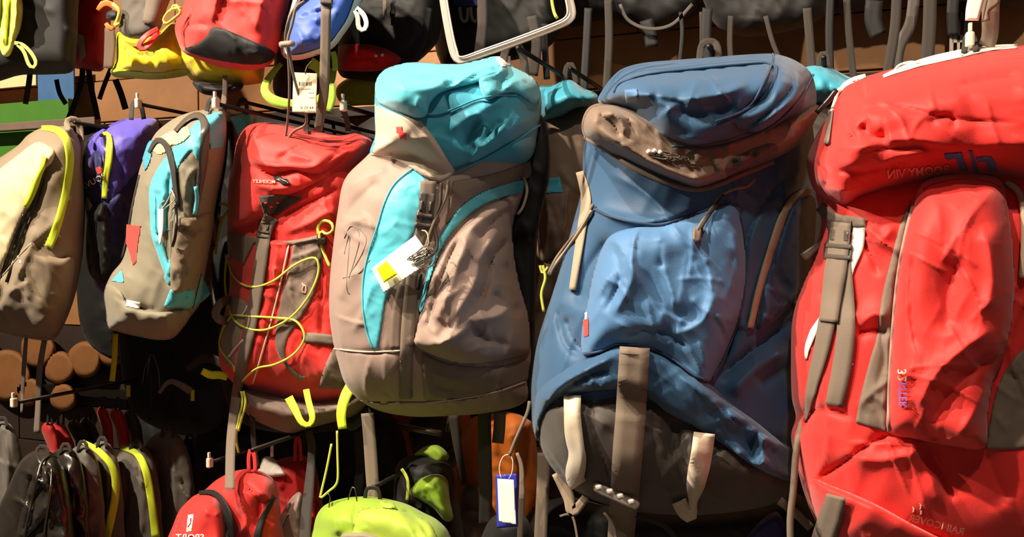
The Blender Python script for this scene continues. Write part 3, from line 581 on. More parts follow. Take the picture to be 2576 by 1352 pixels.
# ================================================================ large red pack on the right
g = Thing('hiking_backpack', 'largest red trekking backpack on the right with a tall front pocket', 'backpack', 1.34, (2340, 1440), 'large trekking packs in the middle row')
R_ = g
g.add('body', [(2060, 460), (2066, 560), (2048, 640), (2018, 720), (1994, 800), (1990, 900), (1992, 1000), (2002, 1050), (1990, 1100), (2006, 1180), (2030, 1262), (2062, 1330), (2110, 1400), (2300, 1450), (2600, 1450), (2770, 1380), (2810, 1100), (2810, 700), (2780, 440), (2500, 400), (2200, 420)],
      'red', T=.15, R=220, B=.08, step=6, blur=8, edge=25, noise=[(2, 140, 2, 100, 0), (2, 80, 3, 110, 1)],
      folds=[('c', -10, 7, [(2000, 1050), (2080, 1030), (2150, 1052)]), ('c', -9, 8, [(2044, 1210), (2100, 1180), (2200, 1110), (2260, 1090)]), ('r', -8, 18, [(2050, 750), (2110, 740), (2160, 790)]), ('c', -10, 9, [(2150, 840), (2200, 830), (2240, 845)]), ('r', 8, 20, [(2160, 820), (2200, 790), (2240, 800)]),
             ('c', -7, 8, [(2140, 570), (2190, 640), (2215, 700)]), ('r', 6, 16, [(2170, 560), (2220, 600), (2250, 560)]), ('c', -8, 9, [(2000, 1100), (2030, 1060), (2050, 1000)]), ('r', 9, 24, [(2100, 1130), (2200, 1160), (2330, 1130)]), ('r', -7, 24, [(2330, 1110), (2370, 1190), (2400, 1270)]), ('r', 7, 24, [(2290, 1110), (2340, 1200), (2370, 1280)]), ('r', -6, 26, [(2480, 1130), (2500, 1200), (2540, 1270)])])
g.add('bottom_pocket', [(2036, 1212), (2100, 1226), (2200, 1268), (2270, 1306), (2340, 1342), (2420, 1374), (2600, 1420), (2780, 1430), (2760, 1470), (2600, 1490), (2300, 1480), (2110, 1410), (2062, 1332)], 'red', T=.03, R=24, B=.003, base='surf', step=6, blur=4, smoothbase=10, noise=[(2, 60, 3, 20, 1)])
g.add('mesh_panel', [(2292, 500, 1), (2275, 600), (2250, 720), (2242, 850), (2236, 1000), (2232, 1090, 1), (2152, 1064, 1), (2164, 1000), (2190, 900), (2206, 845), (2218, 750), (2242, 650), (2266, 560)], 'web', T=.004, R=6, B=.002, base='surf', step=5, folds=[('c', -5, 5, [(2212, 830), (2225, 900), (2205, 980)]), ('r', 4, 10, [(2230, 830), (2240, 950), (2215, 1040)])])
g.add('mesh_panel', [(2660, 860, 1), (2600, 860), (2545, 910), (2508, 980), (2488, 1070), (2480, 1132, 1), (2570, 1130), (2640, 1110), (2680, 1000, 1)], 'web', T=.004, R=6, B=.002, base='surf', step=6, folds=[('c', -6, 6, [(2500, 930), (2560, 960), (2575, 1050)])])
g.add('front_pocket', [(2296, 520), (2312, 470), (2345, 446), (2420, 432), (2490, 440), (2522, 458), (2536, 520), (2546, 600), (2552, 700), (2548, 800), (2528, 890), (2500, 960), (2486, 1040), (2478, 1126), (2400, 1125), (2300, 1105), (2234, 1085), (2234, 1000), (2242, 850), (2256, 700), (2276, 590)],
      'red', T=.06, R=70, B=.004, crease=.15, base='surf', step=5, blur=8, smoothbase=20, edge=16, noise=[(1.4, 110, 2, 80, 0)],
      folds=[('r', 9, 24, [(2300, 1060), (2340, 960), (2420, 880), (2510, 820)]), ('r', -10, 26, [(2330, 1080), (2390, 990), (2470, 920), (2520, 890)]), ('r', 7, 22, [(2400, 1110), (2450, 1040), (2490, 960)]), ('c', -7, 12, [(2300, 620), (2290, 760), (2310, 900)]), ('r', -8, 30, [(2420, 640), (2380, 740), (2390, 850)]), ('r', 7, 26, [(2470, 560), (2500, 700), (2470, 800)]), ('r', -6, 18, [(2330, 490), (2400, 470), (2480, 480)]), ('r', -6, 18, [(2290, 1000), (2330, 1080), (2390, 1120)])])
g.cord('pocket_piping', [(2236, 1086), (2236, 1000), (2244, 850), (2258, 700), (2278, 590), (2297, 515)], .0022, 'taupe')
g.cord('pocket_seam', [(2322, 478), (2350, 462), (2420, 450), (2490, 458), (2520, 474)], .001, 'red_deep')
g.cord('pocket_cord', [(2532, 460), (2560, 480), (2574, 520), (2578, 600), (2572, 700)], .004, 'web_tan', lift=.006, smooth=10)
g.add('lid', [(2104, 252), (2140, 206), (2200, 186), (2290, 162), (2420, 133), (2520, 119), (2620, 113), (2720, 140), (2780, 250), (2785, 390), (2740, 470), (2600, 466), (2500, 455), (2400, 452), (2320, 468), (2230, 488), (2170, 512), (2140, 536), (2106, 528), (2066, 498), (2040, 462), (2030, 404), (2048, 352), (2066, 320), (2086, 285)],
      'red', T=.2, R=130, B=.09, crease=.5, step=5, blur=10, edge=20, tilt=(0, 4), label='red lid with a white zip', noise=[(2, 110, 2, -5, 0), (2, 60, 3, -5, 1)],
      folds=[('c', -4, 6, [(2110, 275), (2200, 272), (2260, 268), (2400, 300), (2576, 310)]), ('c', -10, 8, [(2110, 290), (2130, 330), (2156, 355)]), ('r', -12, 18, [(2160, 310), (2200, 345), (2240, 345)]), ('r', 6, 16, [(2110, 400), (2200, 360), (2300, 350), (2420, 372), (2600, 360)]), ('c', -5, 9, [(2150, 390), (2240, 375), (2370, 372), (2576, 370)]),
             ('r', 9, 16, [(2200, 420), (2260, 395), (2340, 380)]), ('r', -8, 16, [(2080, 430), (2180, 430), (2300, 400)]), ('r', 8, 14, [(2060, 470), (2150, 480), (2280, 440)]), ('c', -8, 7, [(2050, 400), (2080, 440), (2070, 480)]), ('r', -10, 14, [(2090, 350), (2070, 400), (2090, 450)]), ('c', -10, 7, [(2185, 190), (2180, 215), (2186, 250)]), ('r', -9, 22, [(2400, 220), (2480, 200), (2576, 190)]), ('c', -6, 7, [(2330, 310), (2390, 290), (2400, 330)]), ('n', 6, 10, [(2140, 530), (2180, 505), (2240, 482), (2330, 462)])])
g.strap('zip_strip', [(2222, 192), (2262, 176), (2330, 154), (2420, 134), (2500, 120), (2560, 116)], [8, 16, 20, 20, 14, 10], 'white_trim', lift=.004, smooth=4)
g.strap('zip_strip', [(2108, 236), (2124, 214), (2150, 200), (2178, 190)], [8, 12, 14, 10], 'white_trim', lift=.004, smooth=4)
g.cord('zip_cord', [(2252, 176), (2262, 164), (2290, 156), (2316, 158)], .0018, 'white_trim', lift=.002)
g.cord('zip_pull', [(2112, 222), (2104, 244), (2092, 280)], .0025, 'white_trim', lift=.006)
g.cord('zip_pull', [(2104, 226), (2086, 250), (2054, 284)], .004, 'plastic_black', y=1.29)
g.strap('zip_pull', [(2090, 276), (2084, 320), (2078, 362)], 13, 'web', lift=.014, th=.004, smooth=10)
# compression straps
g.strap('white_patch', [(2162, 562), (2156, 620), (2140, 670), (2136, 712)], [30, 34, 26, 8], 'white_trim', lift=.004)
g.strap('white_patch', [(2062, 800), (2044, 840), (2030, 880), (2028, 905)], [4, 18, 16, 6], 'white_trim', lift=.004)
g.strap('strap_anchor', [(2060, 520), (2100, 552), (2140, 558), (2176, 560)], [24, 30, 30, 20], 'web', lift=.006, smooth=6)
g.strap('compression_strap', [(2116, 560), (2110, 620), (2100, 690), (2090, 760), (2084, 810)], [50, 52, 56, 50, 46], 'web', lift=.010, smooth=14)
g.strap('compression_strap', [(2118, 640), (2126, 740), (2128, 830), (2118, 920), (2098, 1022)], [40, 44, 46, 48, 46], 'web', lift=.006, smooth=14)
g.strap('compression_strap', [(2082, 800), (2066, 880), (2046, 960), (2032, 1030), (2024, 1060)], [44, 40, 34, 26, 8], 'web', lift=.006, smooth=14)
g.cord('loose_cord', [(2026, 1040), (2012, 1090), (2002, 1150), (1996, 1230), (1988, 1310), (1990, 1390)], .005, 'web', y=[1.30, 1.28, 1.28, 1.28, 1.28, 1.28])
g.buckle(2110, 605, 72, 104, 4, 'plastic', label='grey side release buckle')
g.strap('buckle_tail', [(2080, 590), (2064, 612), (2042, 632), (2020, 650)], [14, 14, 20, 26], 'plastic', y=1.30, th=.006)
g.plate('strap_stitch', [(2106, 908), (2148, 916), (2148, 919), (2106, 911)], 'white_trim', T=.001)
g.strap('bottom_strap', [(2104, 1248), (2090, 1300), (2074, 1350), (2060, 1410)], [50, 60, 62, 60], 'web', lift=.012, smooth=14)
# print
g.text('print', 'ROOMY VIN', (2310, 434), 30, -5, 'pale_print', True, sx=.95)
for pts in ([(2374, 388), (2420, 384), (2436, 430), (2416, 430), (2404, 400), (2380, 404)], [(2436, 380), (2446, 380), (2462, 432), (2450, 436)], [(2454, 396), (2492, 394), (2506, 412), (2508, 432), (2486, 432), (2480, 408), (2460, 410)]):
    g.plate('logo_stroke', pts, 'logo_blue', T=.003, step=2.5)
g.text('print', '32', (2270, 944), 32, -90, 'pale_print', True, lift=.008)
g.text('print', 'NTER', (2272, 994), 30, -90, 'violet_print', True, sx=.85, lift=.007)
g.text('print', 'RAINCOVER', (2356, 1322), 26, 15, 'pale_print', True, sx=1.0)
for x, y in ((2298, 1284), (2316, 1276), (2317, 1290)):
    g.plate('drop_mark', [(x-3, y-10), (x+4, y-2), (x+3, y+6), (x-3, y+8), (x-1, y)], 'pale_print', T=.001, step=2)
g.strap('haul_loop', [(2425, 135), (2432, 92), (2448, 92), (2455, 130)], 16, 'web_dark', y=[1.29, 1.36, 1.36, 1.29])
# ================================================================ small red pack with lime cord
g = Thing('hiking_backpack', 'small red climbing backpack laced with lime cord across its front', 'backpack', 1.54, (700, 1085), 'packs in the left half of the middle row')
S_ = g
g.add('back_panel', [(560, 600), (900, 450), (930, 700), (920, 1000), (880, 1080), (600, 1060), (548, 800)], 'black', T=.02, R=30, B=.03, base=1.60, step=8)
g.add('base', [(604, 975), (700, 990), (800, 1005), (905, 985), (925, 1010), (890, 1046), (824, 1066), (780, 1078), (730, 1090), (680, 1076), (632, 1052), (608, 1020)], 'taupe_dark', T=.10, R=60, B=.05, step=5, noise=[(3, 50, 2, 20, 1)], label='grey pack bottom', folds=[('r', 5, 14, [(720, 1010), (760, 1040), (780, 1070)])])
g.add('body', [(592, 420), (576, 500), (571, 570), (573, 640), (577, 720), (563, 800), (550, 870), (555, 925), (578, 955), (612, 980), (700, 1000), (780, 1016), (850, 1016), (905, 1000), (912, 800), (900, 600), (900, 420), (740, 360)], 'red_small', T=.13, R=130, B=.06, step=5, blur=6, edge=18,
      noise=[(2.5, 60, 2, 110, 1), (1.5, 30, 2, 70, 1)],
      folds=[('c', -8, 6, [(690, 555), (760, 520), (860, 470)]), ('r', 7, 14, [(700, 590), (780, 560), (850, 520)]), ('c', -7, 6, [(720, 620), (690, 760), (640, 950)]), ('c', -6, 6, [(800, 640), (810, 780), (800, 900)])])
g.add('grey_panel', [(738, 608, 1), (800, 596, 1), (812, 640), (800, 720), (765, 790), (725, 850), (718, 900), (742, 935), (770, 950, 1), (752, 958), (712, 915), (692, 860), (705, 760), (724, 680)], 'taupe_dark', T=.004, R=8, base='surf', step=4, noise=[(2, 30, 2, 110, 1)])
g.add('grey_panel', [(585, 745, 1), (565, 800), (556, 868), (572, 925), (596, 905), (612, 840), (622, 760, 1)], 'taupe', T=.004, R=8, base='surf', step=4)
g.add('grey_panel', [(845, 860, 1), (905, 850, 1), (905, 980, 1), (800, 978, 1), (818, 920)], 'taupe_dark', T=.004, R=8, base='surf', step=4)
g.add('pocket_band', [(571, 583, 1), (640, 596), (720, 606), (800, 592, 1), (800, 604, 1), (720, 618), (660, 614), (640, 612, 1), (612, 668, 1), (573, 640, 1)], 'taupe_dark', T=.006, R=6, base='surf', step=3)
g.add('front_rib', [(612, 968), (590, 940), (596, 880), (614, 800), (636, 700), (650, 616), (726, 618), (700, 740), (672, 860), (640, 965)], 'red_small', T=.012, R=24, base='surf', step=4, smoothbase=8, noise=[(2, 40, 2, 100, 1)])
g.add('lid', [(598, 352), (622, 318), (660, 308), (720, 314), (775, 326), (850, 340), (898, 335), (936, 352), (932, 378), (905, 412), (862, 452), (820, 482), (770, 508), (735, 530), (716, 556), (690, 580), (640, 586), (580, 578), (573, 520), (574, 470), (586, 410)], 'red_small', T=.15, R=75, B=.06, step=5, blur=6, edge=16, tilt=(-4, 2),
      noise=[(2.0, 50, 2, 10, 1)],
      folds=[('c', -12, 8, [(600, 396), (640, 420), (690, 440), (740, 430), (800, 440), (850, 410), (900, 362)]), ('r', 8, 13, [(606, 380), (660, 412), (720, 420), (790, 420), (840, 390)]), ('c', -8, 6, [(792, 430), (830, 400), (870, 370), (905, 345)]), ('r', 8, 16, [(610, 450), (660, 470), (740, 474), (850, 440)]), ('c', -6, 6, [(690, 408), (750, 370), (800, 360)]), ('c', -7, 6, [(580, 470), (600, 440), (606, 410)])])
g.add('grey_patch', [(650, 494, 1), (700, 491), (765, 496, 1), (700, 542, 1), (664, 542, 1)], 'charcoal', T=.004, R=5, base='surf', step=3)
for x, y in ((668, 512), (698, 511), (682, 521)): g.plate('print', [(x-4, y-2), (x+4, y-3), (x+4, y+2), (x-4, y+3)], 'logo_red', T=.001, step=2, reg=False)
g.plate('mountain_mark', [(686, 443), (704, 441), (712, 449), (722, 450), (734, 466), (712, 467), (700, 457), (692, 456)], 'plastic_black', T=.002, step=2, label='black double diamond mark')
g.text('print', 'MCKINLEY', (664, 457), 12, 2, 'pale_print', True)
g.strap('belt', [(682, 545), (664, 590), (656, 660), (644, 740), (626, 840), (604, 940), (592, 1010)], [36, 34, 32, 32, 30, 28, 24], 'web', lift=.006, smooth=18)
g.strap('hanging_strap', [(594, 1000), (586, 1060), (580, 1130), (578, 1232)], [24, 24, 24, 24], 'web', y=[1.46, 1.44, 1.38, 1.31])
g.strap('hanging_strap', [(634, 1040), (638, 1110), (648, 1180)], 14, 'web_dark', y=1.5)
g.buckle(664, 578, 34, 46, 8, 'plastic')
g.cord('white_line', [(726, 618), (704, 720), (676, 830), (636, 966)], .0018, 'white_trim', lift=.001)
g.cord('white_line', [(622, 770), (616, 785), (606, 796)], .002, 'white_trim', lift=.001); g.cord('white_line', [(612, 856), (590, 880), (575, 898)], .0025, 'white_trim', lift=.001)
lac = dict(lift=.005, smooth=8)
g.cord('lacing_cord', [(570, 645), (584, 690), (610, 716), (645, 722), (690, 706), (740, 668), (780, 650), (798, 655), (800, 690), (775, 748), (730, 800), (670, 830), (620, 826), (590, 806), (574, 770), (566, 710), (570, 645)], .0024, 'lime_cord', **lac)
g.cord('lacing_cord', [(578, 792), (620, 796), (690, 800), (740, 806), (764, 835), (762, 862), (735, 895), (690, 918), (650, 926), (624, 944), (610, 960)], .0024, 'lime_cord', **lac)
g.cord('lacing_cord', [(580, 798), (560, 830), (552, 870), (566, 896), (586, 918), (590, 935)], .0024, 'lime_cord', **lac)
for i, (x, y) in enumerate(((572, 646), (801, 655), (580, 796), (765, 850))): g.plate('cord_loop', [(x-7, y-5), (x+7, y-6), (x+8, y+6), (x-6, y+6)], 'plastic_black', T=.005, step=2.5)
g.cord('side_loop', [(576, 520), (556, 512), (545, 525), (552, 548), (566, 545), (574, 530), (556, 560), (548, 600), (542, 640)], .003, 'lime_cord', y=1.50)
g.cord('side_loop', [(802, 592), (800, 570), (812, 556), (832, 560), (838, 578), (822, 590), (808, 582), (804, 600), (812, 630), (830, 672)], .003, 'lime_cord', y=1.41)
g.plate('cord_lock', [(794, 600), (820, 596), (824, 616), (798, 618)], 'plastic_black', T=.012, off=.006)
g.strap('side_strap', [(766, 850), (800, 852), (850, 856), (900, 850)], 26, 'web', lift=.004)
g.strap('hip_loop', [(585, 755), (556, 762), (542, 790), (556, 806), (586, 806)], 22, 'taupe', y=[1.5, 1.45, 1.45, 1.45, 1.5])
g.strap('lime_tab', [(508, 934), (530, 944), (552, 944), (572, 950)], [18, 20, 20, 18], 'lime', y=[1.42, 1.44, 1.45, 1.47], twist=[.4, 0, .2, 0])
g.strap('lime_tab', [(726, 1000), (742, 1030), (758, 1062), (776, 1070), (786, 1052), (776, 1010), (770, 980)], [22, 20, 16, 14, 16, 16, 16], 'lime', y=[1.43, 1.41, 1.39, 1.385, 1.39, 1.41, 1.43])
g.strap('lime_tab', [(884, 972), (868, 1000), (858, 1040), (862, 1080)], [30, 26, 24, 22], 'lime', y=[1.43, 1.41, 1.40, 1.40])
g.cord('bottom_cord', [(606, 985), (610, 1010), (600, 1060), (594, 1100), (600, 1140)], .0025, 'lime_cord', y=1.44)
g.cord('bottom_cord', [(612, 985), (618, 1015), (606, 1060), (600, 1085)], .0025, 'lime_cord', y=1.44)
g.plate('cord_lock', [(598, 988), (618, 985), (620, 1002), (600, 1006)], 'plastic_black', T=.012, off=.006)
g.strap('side_tail', [(850, 1040), (880, 1075), (905, 1060), (930, 1030)], [16, 20, 20, 14], 'web_dark', y=1.5)
g.strap('haul_loop', [(770, 330), (775, 296), (792, 290), (806, 300), (808, 338)], 14, 'web_dark', y=[1.46, 1.56, 1.6, 1.6, 1.56])
g.cord('size_mark', [(760, 712), (764, 722), (758, 732), (768, 738), (770, 722), (762, 716)], .0012, 'pale_print', lift=.0)

# ================================================================ grey and turquoise daypack
g = Thing('daypack', 'grey green daypack with turquoise panels, dark zips and a white tag', 'backpack', 1.45, (400, 852), 'packs in the left half of the middle row')
D_ = g
g.add('body', [(366, 388), (388, 340), (420, 310), (456, 290), (500, 278), (545, 274), (566, 280), (570, 340), (562, 420), (546, 500), (533, 580), (524, 650), (514, 700), (505, 760), (478, 800), (440, 848), (400, 856), (350, 848), (300, 836), (272, 822), (266, 780), (262, 735), (280, 690), (310, 650), (326, 580), (336, 500), (350, 430)],
      'grey_green', T=.14, R=90, B=.04, step=5, blur=6, edge=14, noise=[(3, 60, 2.5, 105, 1), (1.5, 30, 2, 60, 1)],
      folds=[('r', 7, 12, [(380, 420), (350, 520), (330, 640), (300, 760)]), ('c', -9, 6, [(440, 330), (430, 420), (420, 540), (425, 680)]), ('c', -8, 6, [(500, 420), (490, 520), (500, 600)]), ('c', -8, 6, [(270, 735), (330, 770), (400, 780)])])
g.add('turquoise_panel', [(470, 330, 1), (500, 300), (540, 282), (566, 284, 1), (570, 330), (562, 372, 1), (530, 376, 1), (520, 340), (502, 400), (488, 390), (480, 380), (450, 420), (436, 470), (425, 500), (420, 560), (424, 580, 1), (396, 590), (380, 560), (374, 480), (392, 430), (420, 390)], 'turq', T=.004, R=8, base='surf', step=4, noise=[(1.5, 30, 2, 110, 1)])
g.add('turquoise_panel', [(376, 480, 1), (392, 500), (394, 580), (410, 610), (424, 660), (432, 690), (415, 690), (396, 640), (378, 580)], 'turq', T=.004, R=8, base='surf', step=4)
g.add('turquoise_panel', [(358, 400, 1), (372, 360), (384, 356), (378, 400), (364, 430)], 'turq_dark', T=.004, R=8, base='surf', step=4)
g.add('turquoise_panel', [(412, 770, 1), (428, 728, 1), (492, 730, 1), (484, 774), (420, 774, 1)], 'turq', T=.004, R=8, base='surf', step=4)
g.add('turquoise_panel', [(486, 778, 1), (508, 690, 1), (530, 740, 1), (518, 752)], 'turq', T=.006, R=8, base='surf', step=4)
g.add('turquoise_panel', [(412, 700, 1), (424, 650, 1), (440, 690), (425, 720, 1)], 'turq', T=.004, R=8, base='surf', step=4)
g.add('turquoise_panel', [(278, 708, 1), (306, 676, 1), (312, 712, 1)], 'turq', T=.004, R=8, base='surf', step=4)
g.add('top_panel', [(376, 370), (400, 345), (440, 325), (470, 318), (478, 340), (455, 360), (425, 370), (415, 385), (395, 388)], 'olive_light', T=.006, R=12, base='surf', step=4)
g.add('bottom_pocket', [(266, 720), (300, 730), (330, 770), (400, 785), (470, 780), (478, 800), (440, 846), (400, 854), (350, 846), (300, 834), (272, 820)], 'grey_green', T=.02, R=18, base='surf', step=4, smoothbase=6, noise=[(4, 36, 2, 30, 1)])
g.add('side_pocket', [(440, 552), (480, 548), (530, 536), (540, 560), (525, 640), (500, 690), (470, 730), (432, 730), (430, 640)], 'olive', T=.012, R=14, base='surf', step=4, smoothbase=6, noise=[(3, 40, 2, 100, 1)], folds=[('r', -8, 9, [(450, 565), (475, 585), (520, 570)])])
g.strap('zip_strip', [(374, 384), (396, 352), (420, 370), (434, 420), (440, 470), (446, 520)], [8, 14, 16, 14, 12, 10], 'web_dark', lift=.005, smooth=8)
g.strap('zip_strip', [(440, 330), (470, 300), (500, 290), (516, 320), (512, 400), (500, 480), (490, 540)], [10, 14, 22, 24, 22, 18, 12], 'plastic', lift=.007, smooth=8)
g.strap('zip_strip', [(350, 440), (332, 520), (318, 600), (306, 650)], 5, 'web_dark', lift=.003)
g.strap('shoulder_strap', [(556, 280), (564, 320), (560, 400), (546, 490), (536, 560)], [14, 20, 22, 20, 16], 'black', y=1.475, th=.012)
g.plate('mesh_mark', [(318, 565), (354, 568), (346, 620), (342, 660), (334, 670), (326, 640), (316, 610)], 'logo_red', T=.001, step=3, label='red printed mountain mark')
g.plate('brand_patch', [(318, 754), (354, 762), (352, 778), (316, 770)], 'white_trim', T=.002, step=2.5)
g.cord('zip_pull', [(442, 510), (444, 560), (440, 600), (434, 620)], .003, 'plastic_black', lift=.01)
g.cord('zip_pull', [(492, 470), (496, 500), (490, 540)], .004, 'turq', lift=.008)
g.cord('tag_string', [(430, 476), (440, 500), (420, 520), (404, 530), (420, 508), (432, 480)], .001, 'white_trim', lift=.01)
g.strap('haul_loop', [(520, 280), (528, 252), (546, 248), (556, 278)], 12, 'web_dark', y=[1.37, 1.45, 1.45, 1.40])
t = Thing('hang_tag', 'narrow white tag seen edge on, hanging on the turquoise front of the daypack', 'tag', 1.34, (404, 616), 'paper tags on the packs')
t.add('card', [(397, 526, 1), (412, 526, 1), (411, 580), (404, 616, 1), (399, 610)], 'card', T=.001, R=2, B=.001, base=1.295, step=3, n=2, blur=0)
t.cord('string', [(403, 527), (402, 515), (414, 505)], .001, 'white_trim', y=1.295)

g = Thing('daypack', 'second turquoise topped daypack hanging behind the grey green one', 'backpack', 1.74, (590, 750), 'packs in the left half of the middle row')
g.add('body', [(566, 290), (600, 272), (640, 285), (655, 400), (640, 600), (600, 760), (545, 790), (530, 700), (560, 500)], 'grey_pack', T=.06, R=40, step=6, noise=[(3, 50, 2, 100, 1)])
g.add('turquoise_panel', [(578, 296, 1), (612, 284), (640, 292, 1), (632, 330, 1), (600, 344, 1)], 'turq', T=.004, R=8, base='surf', step=4)
g.add('turquoise_panel', [(540, 670, 1), (570, 670, 1), (575, 735, 1), (545, 740, 1)], 'turq_dark', T=.004, R=8, base='surf', step=4)
g.add('top_panel', [(576, 276), (600, 268), (630, 274), (610, 284), (584, 288)], 'olive_light', T=.01, R=8, base='surf', step=3)
g.add('harness', [(556, 330), (585, 320), (590, 500), (570, 680), (548, 690), (556, 500)], 'black', T=.02, R=14, base=1.69, step=6)
g.plate('buckle', [(604, 268), (626, 262), (640, 278), (620, 290)], 'plastic', T=.006, off=.01)
g.strap('haul_loop', [(596, 280), (604, 252), (616, 250), (622, 280)], 10, 'web_dark', y=1.64)

# ================================================================ purple pack
g = Thing('daypack', 'purple and navy pack with a lime zip strip', 'backpack', 1.575, (290, 740), 'packs in the left half of the middle row', k=0.0006)
g.add('body', [(215, 370), (232, 342), (270, 318), (310, 300), (350, 296), (392, 300), (400, 340), (380, 420), (350, 520), (335, 600), (310, 680), (290, 735), (262, 740), (236, 710), (224, 620), (216, 540), (206, 460), (205, 410)],
      'purple', T=.09, R=70, B=.05, step=5, blur=4, noise=[(3, 40, 2, 60, 1), (2, 24, 2, 120, 1)], edge=14,
      folds=[('c', -10, 7, [(245, 350), (240, 420), (250, 500)]), ('r', 8, 10, [(228, 380), (218, 430), (216, 480)]), ('c', -8, 6, [(300, 400), (310, 480), (300, 560)])])
g.add('navy_panel', [(222, 400), (250, 380), (262, 430), (270, 500), (305, 480), (340, 440), (362, 430), (345, 540), (325, 620), (305, 690), (285, 735), (258, 735), (240, 700), (226, 600), (212, 470)], 'navy', T=.006, R=10, base='surf', step=4, smoothbase=4, noise=[(3, 40, 2, 100, 1)])
g.strap('zip_strip', [(258, 336), (274, 342), (274, 400), (266, 450), (262, 500)], [8, 18, 18, 15, 14], 'lime', lift=.006, smooth=6)
g.strap('zip_strip', [(250, 340), (262, 344), (264, 400), (256, 450)], 6, 'plastic_black', lift=.004, smooth=6)
g.text('print', 'AVUOЯ', (236, 457), 21, -28, 'white_trim')
g.plate('flower_mark', [(240, 424), (250, 418), (260, 426), (258, 438), (246, 440)], 'logo_red', T=.001, step=2)
g.plate('white_patch', [(216, 496), (222, 500), (232, 518), (226, 530), (217, 528)], 'white_trim', T=.002, step=2)
g.add('side_pouch', [(224, 540), (262, 510), (278, 580), (276, 680), (258, 712), (226, 690), (216, 620)], 'black', T=.03, R=20, base='surf', step=5, noise=[(2, 40, 2, 100, 1)])
g.strap('haul_loop', [(330, 302), (334, 262), (352, 256), (362, 300)], 12, 'web_dark', y=[1.50, 1.52, 1.54, 1.55])
g.strap('lime_tab', [(290, 840), (288, 900), (282, 960)], 14, 'yellow', y=1.66)

# ================================================================ olive pack, leftmost
g = Thing('daypack', 'olive and cream daypack with lime piping at the left edge', 'backpack', 1.5, (60, 860), 'packs in the left half of the middle row')
g.add('body', [(-140, 470), (-40, 420), (40, 370), (70, 340), (110, 320), (150, 318), (180, 322), (205, 370), (212, 450), (214, 540), (208, 640), (190, 740), (160, 820), (130, 856), (60, 850), (-20, 830), (-140, 800)],
      'olive', T=.14, R=110, B=.07, step=6, blur=6, edge=14, noise=[(3, 60, 2, 110, 1)],
      folds=[('r', 7, 14, [(190, 340), (200, 450), (195, 600)]), ('c', -10, 7, [(60, 590), (30, 680), (-10, 770)]), ('r', 8, 12, [(90, 560), (60, 660), (10, 760)])])
g.add('front_panel', [(-150, 500), (-40, 450), (30, 400), (80, 362), (106, 358), (138, 380), (130, 410), (112, 430), (90, 490), (62, 545), (40, 590), (-10, 720), (-60, 760), (-150, 760)], 'olive_light', T=.012, R=16, base='surf', step=6, smoothbase=8, noise=[(3, 50, 2, 120, 1)])
g.add('side_pocket', [(10, 690), (50, 640), (80, 610), (105, 636), (150, 650), (188, 650), (180, 740), (156, 815), (130, 850), (60, 846), (-20, 828), (-100, 800), (-40, 740)], 'olive', T=.02, R=18, base='surf', step=5, smoothbase=6, noise=[(3, 50, 2, 60, 1)])
g.strap('lime_piping', [(104, 322), (140, 326), (166, 350), (176, 400), (168, 470), (152, 540), (136, 590), (122, 622)], [12, 20, 22, 20, 20, 20, 22, 22], 'lime', lift=.005, smooth=6)
g.strap('lime_piping', [(112, 394), (104, 430), (84, 480), (64, 522)], [10, 16, 18, 18], 'lime', lift=.005, smooth=6)
g.cord('zip', [(112, 430), (92, 500), (66, 560), (40, 640), (16, 710)], .003, 'plastic_black')
g.cord('zip', [(60, 540), (30, 620), (0, 700), (-40, 760)], .003, 'plastic_black')
g.strap('haul_loop', [(172, 330), (168, 306), (184, 300), (198, 312), (202, 350), (198, 420)], [14, 16, 18, 18, 18, 16], 'olive', y=[1.42, 1.48, 1.5, 1.5, 1.46, 1.44], th=.006)
g.strap('hanging_strap', [(66, 850), (62, 900), (58, 960), (54, 1040)], [10, 12, 10, 6], 'web', y=1.5)
g.strap('hanging_strap', [(112, 856), (100, 930), (96, 1020), (92, 1090)], [14, 16, 14, 16], 'web', y=1.5)
for i, (x, y) in enumerate(((36, 620), (40, 634), (45, 648), (50, 660))): g.plate('print_dot', [(x-3, y-4), (x+3, y-5), (x+3, y+3), (x-3, y+4)], 'card', T=.001, step=2, reg=False)
g.cord('seam', [(-40, 740), (10, 690), (50, 642), (80, 612)], .0016, 'olive_light')

# ================================================================ hooks
def hook(px, py, y, lab, tip=True, back=WY, front=0.0):
    P = at(px, py, y); t = bpy.data.objects.new('display_hook', None); C.objects.link(t); t.location = P
    tag(t, lab, 'hook', 'display hooks on the wall')
    o = link('hook_arm', tube('hook_arm', [(0, -front, 0), (0, (back-y)/2, 0), (0, back-y, 0)], .0045, 8), 'dark_steel', t)
    box('hook_plate', (-.012, back-y-.004, -.04), (.012, back-y+.004, .02), 'dark_steel', t)
    if tip:
        box('end_cap', (-.0055, -front-.010, -.010), (.0055, -front+.004, .012), 'white_plastic', t, bevel=.003)
        box('end_pin', (-.0025, -front-.008, .012), (.0025, -front-.002, .024), 'white_plastic', t, bevel=.001)
    return t
for a in ((350, 262, 1.5, 'hook with white end cap above the purple pack'), (545, 262, 1.37, 'hook with white end cap above the grey green daypack'), (866, 268, 1.46, 'hook with white end cap right of the price tag'),
          (2439, 104, 1.33, 'hook with white end cap above the large red pack')): hook(*a)
for a in ((1783, 116, 1.40, 'plain hook through the loop of the blue pack'), (1302, 120, 1.46, 'plain hook through the loop of the taupe and turquoise pack'), (1434, 172, 1.64, 'plain hook through the loop of the half hidden brown pack'), (790, 297, 1.52, 'plain hook through the loop of the small red pack'),
          (2072, 144, 1.62, 'plain hook through the loop of the pack behind the blue one'), (186, 308, 1.44, 'plain hook through the loop of the olive daypack'), (610, 256, 1.58, 'plain hook above the second turquoise topped daypack')): hook(*a, tip=False)
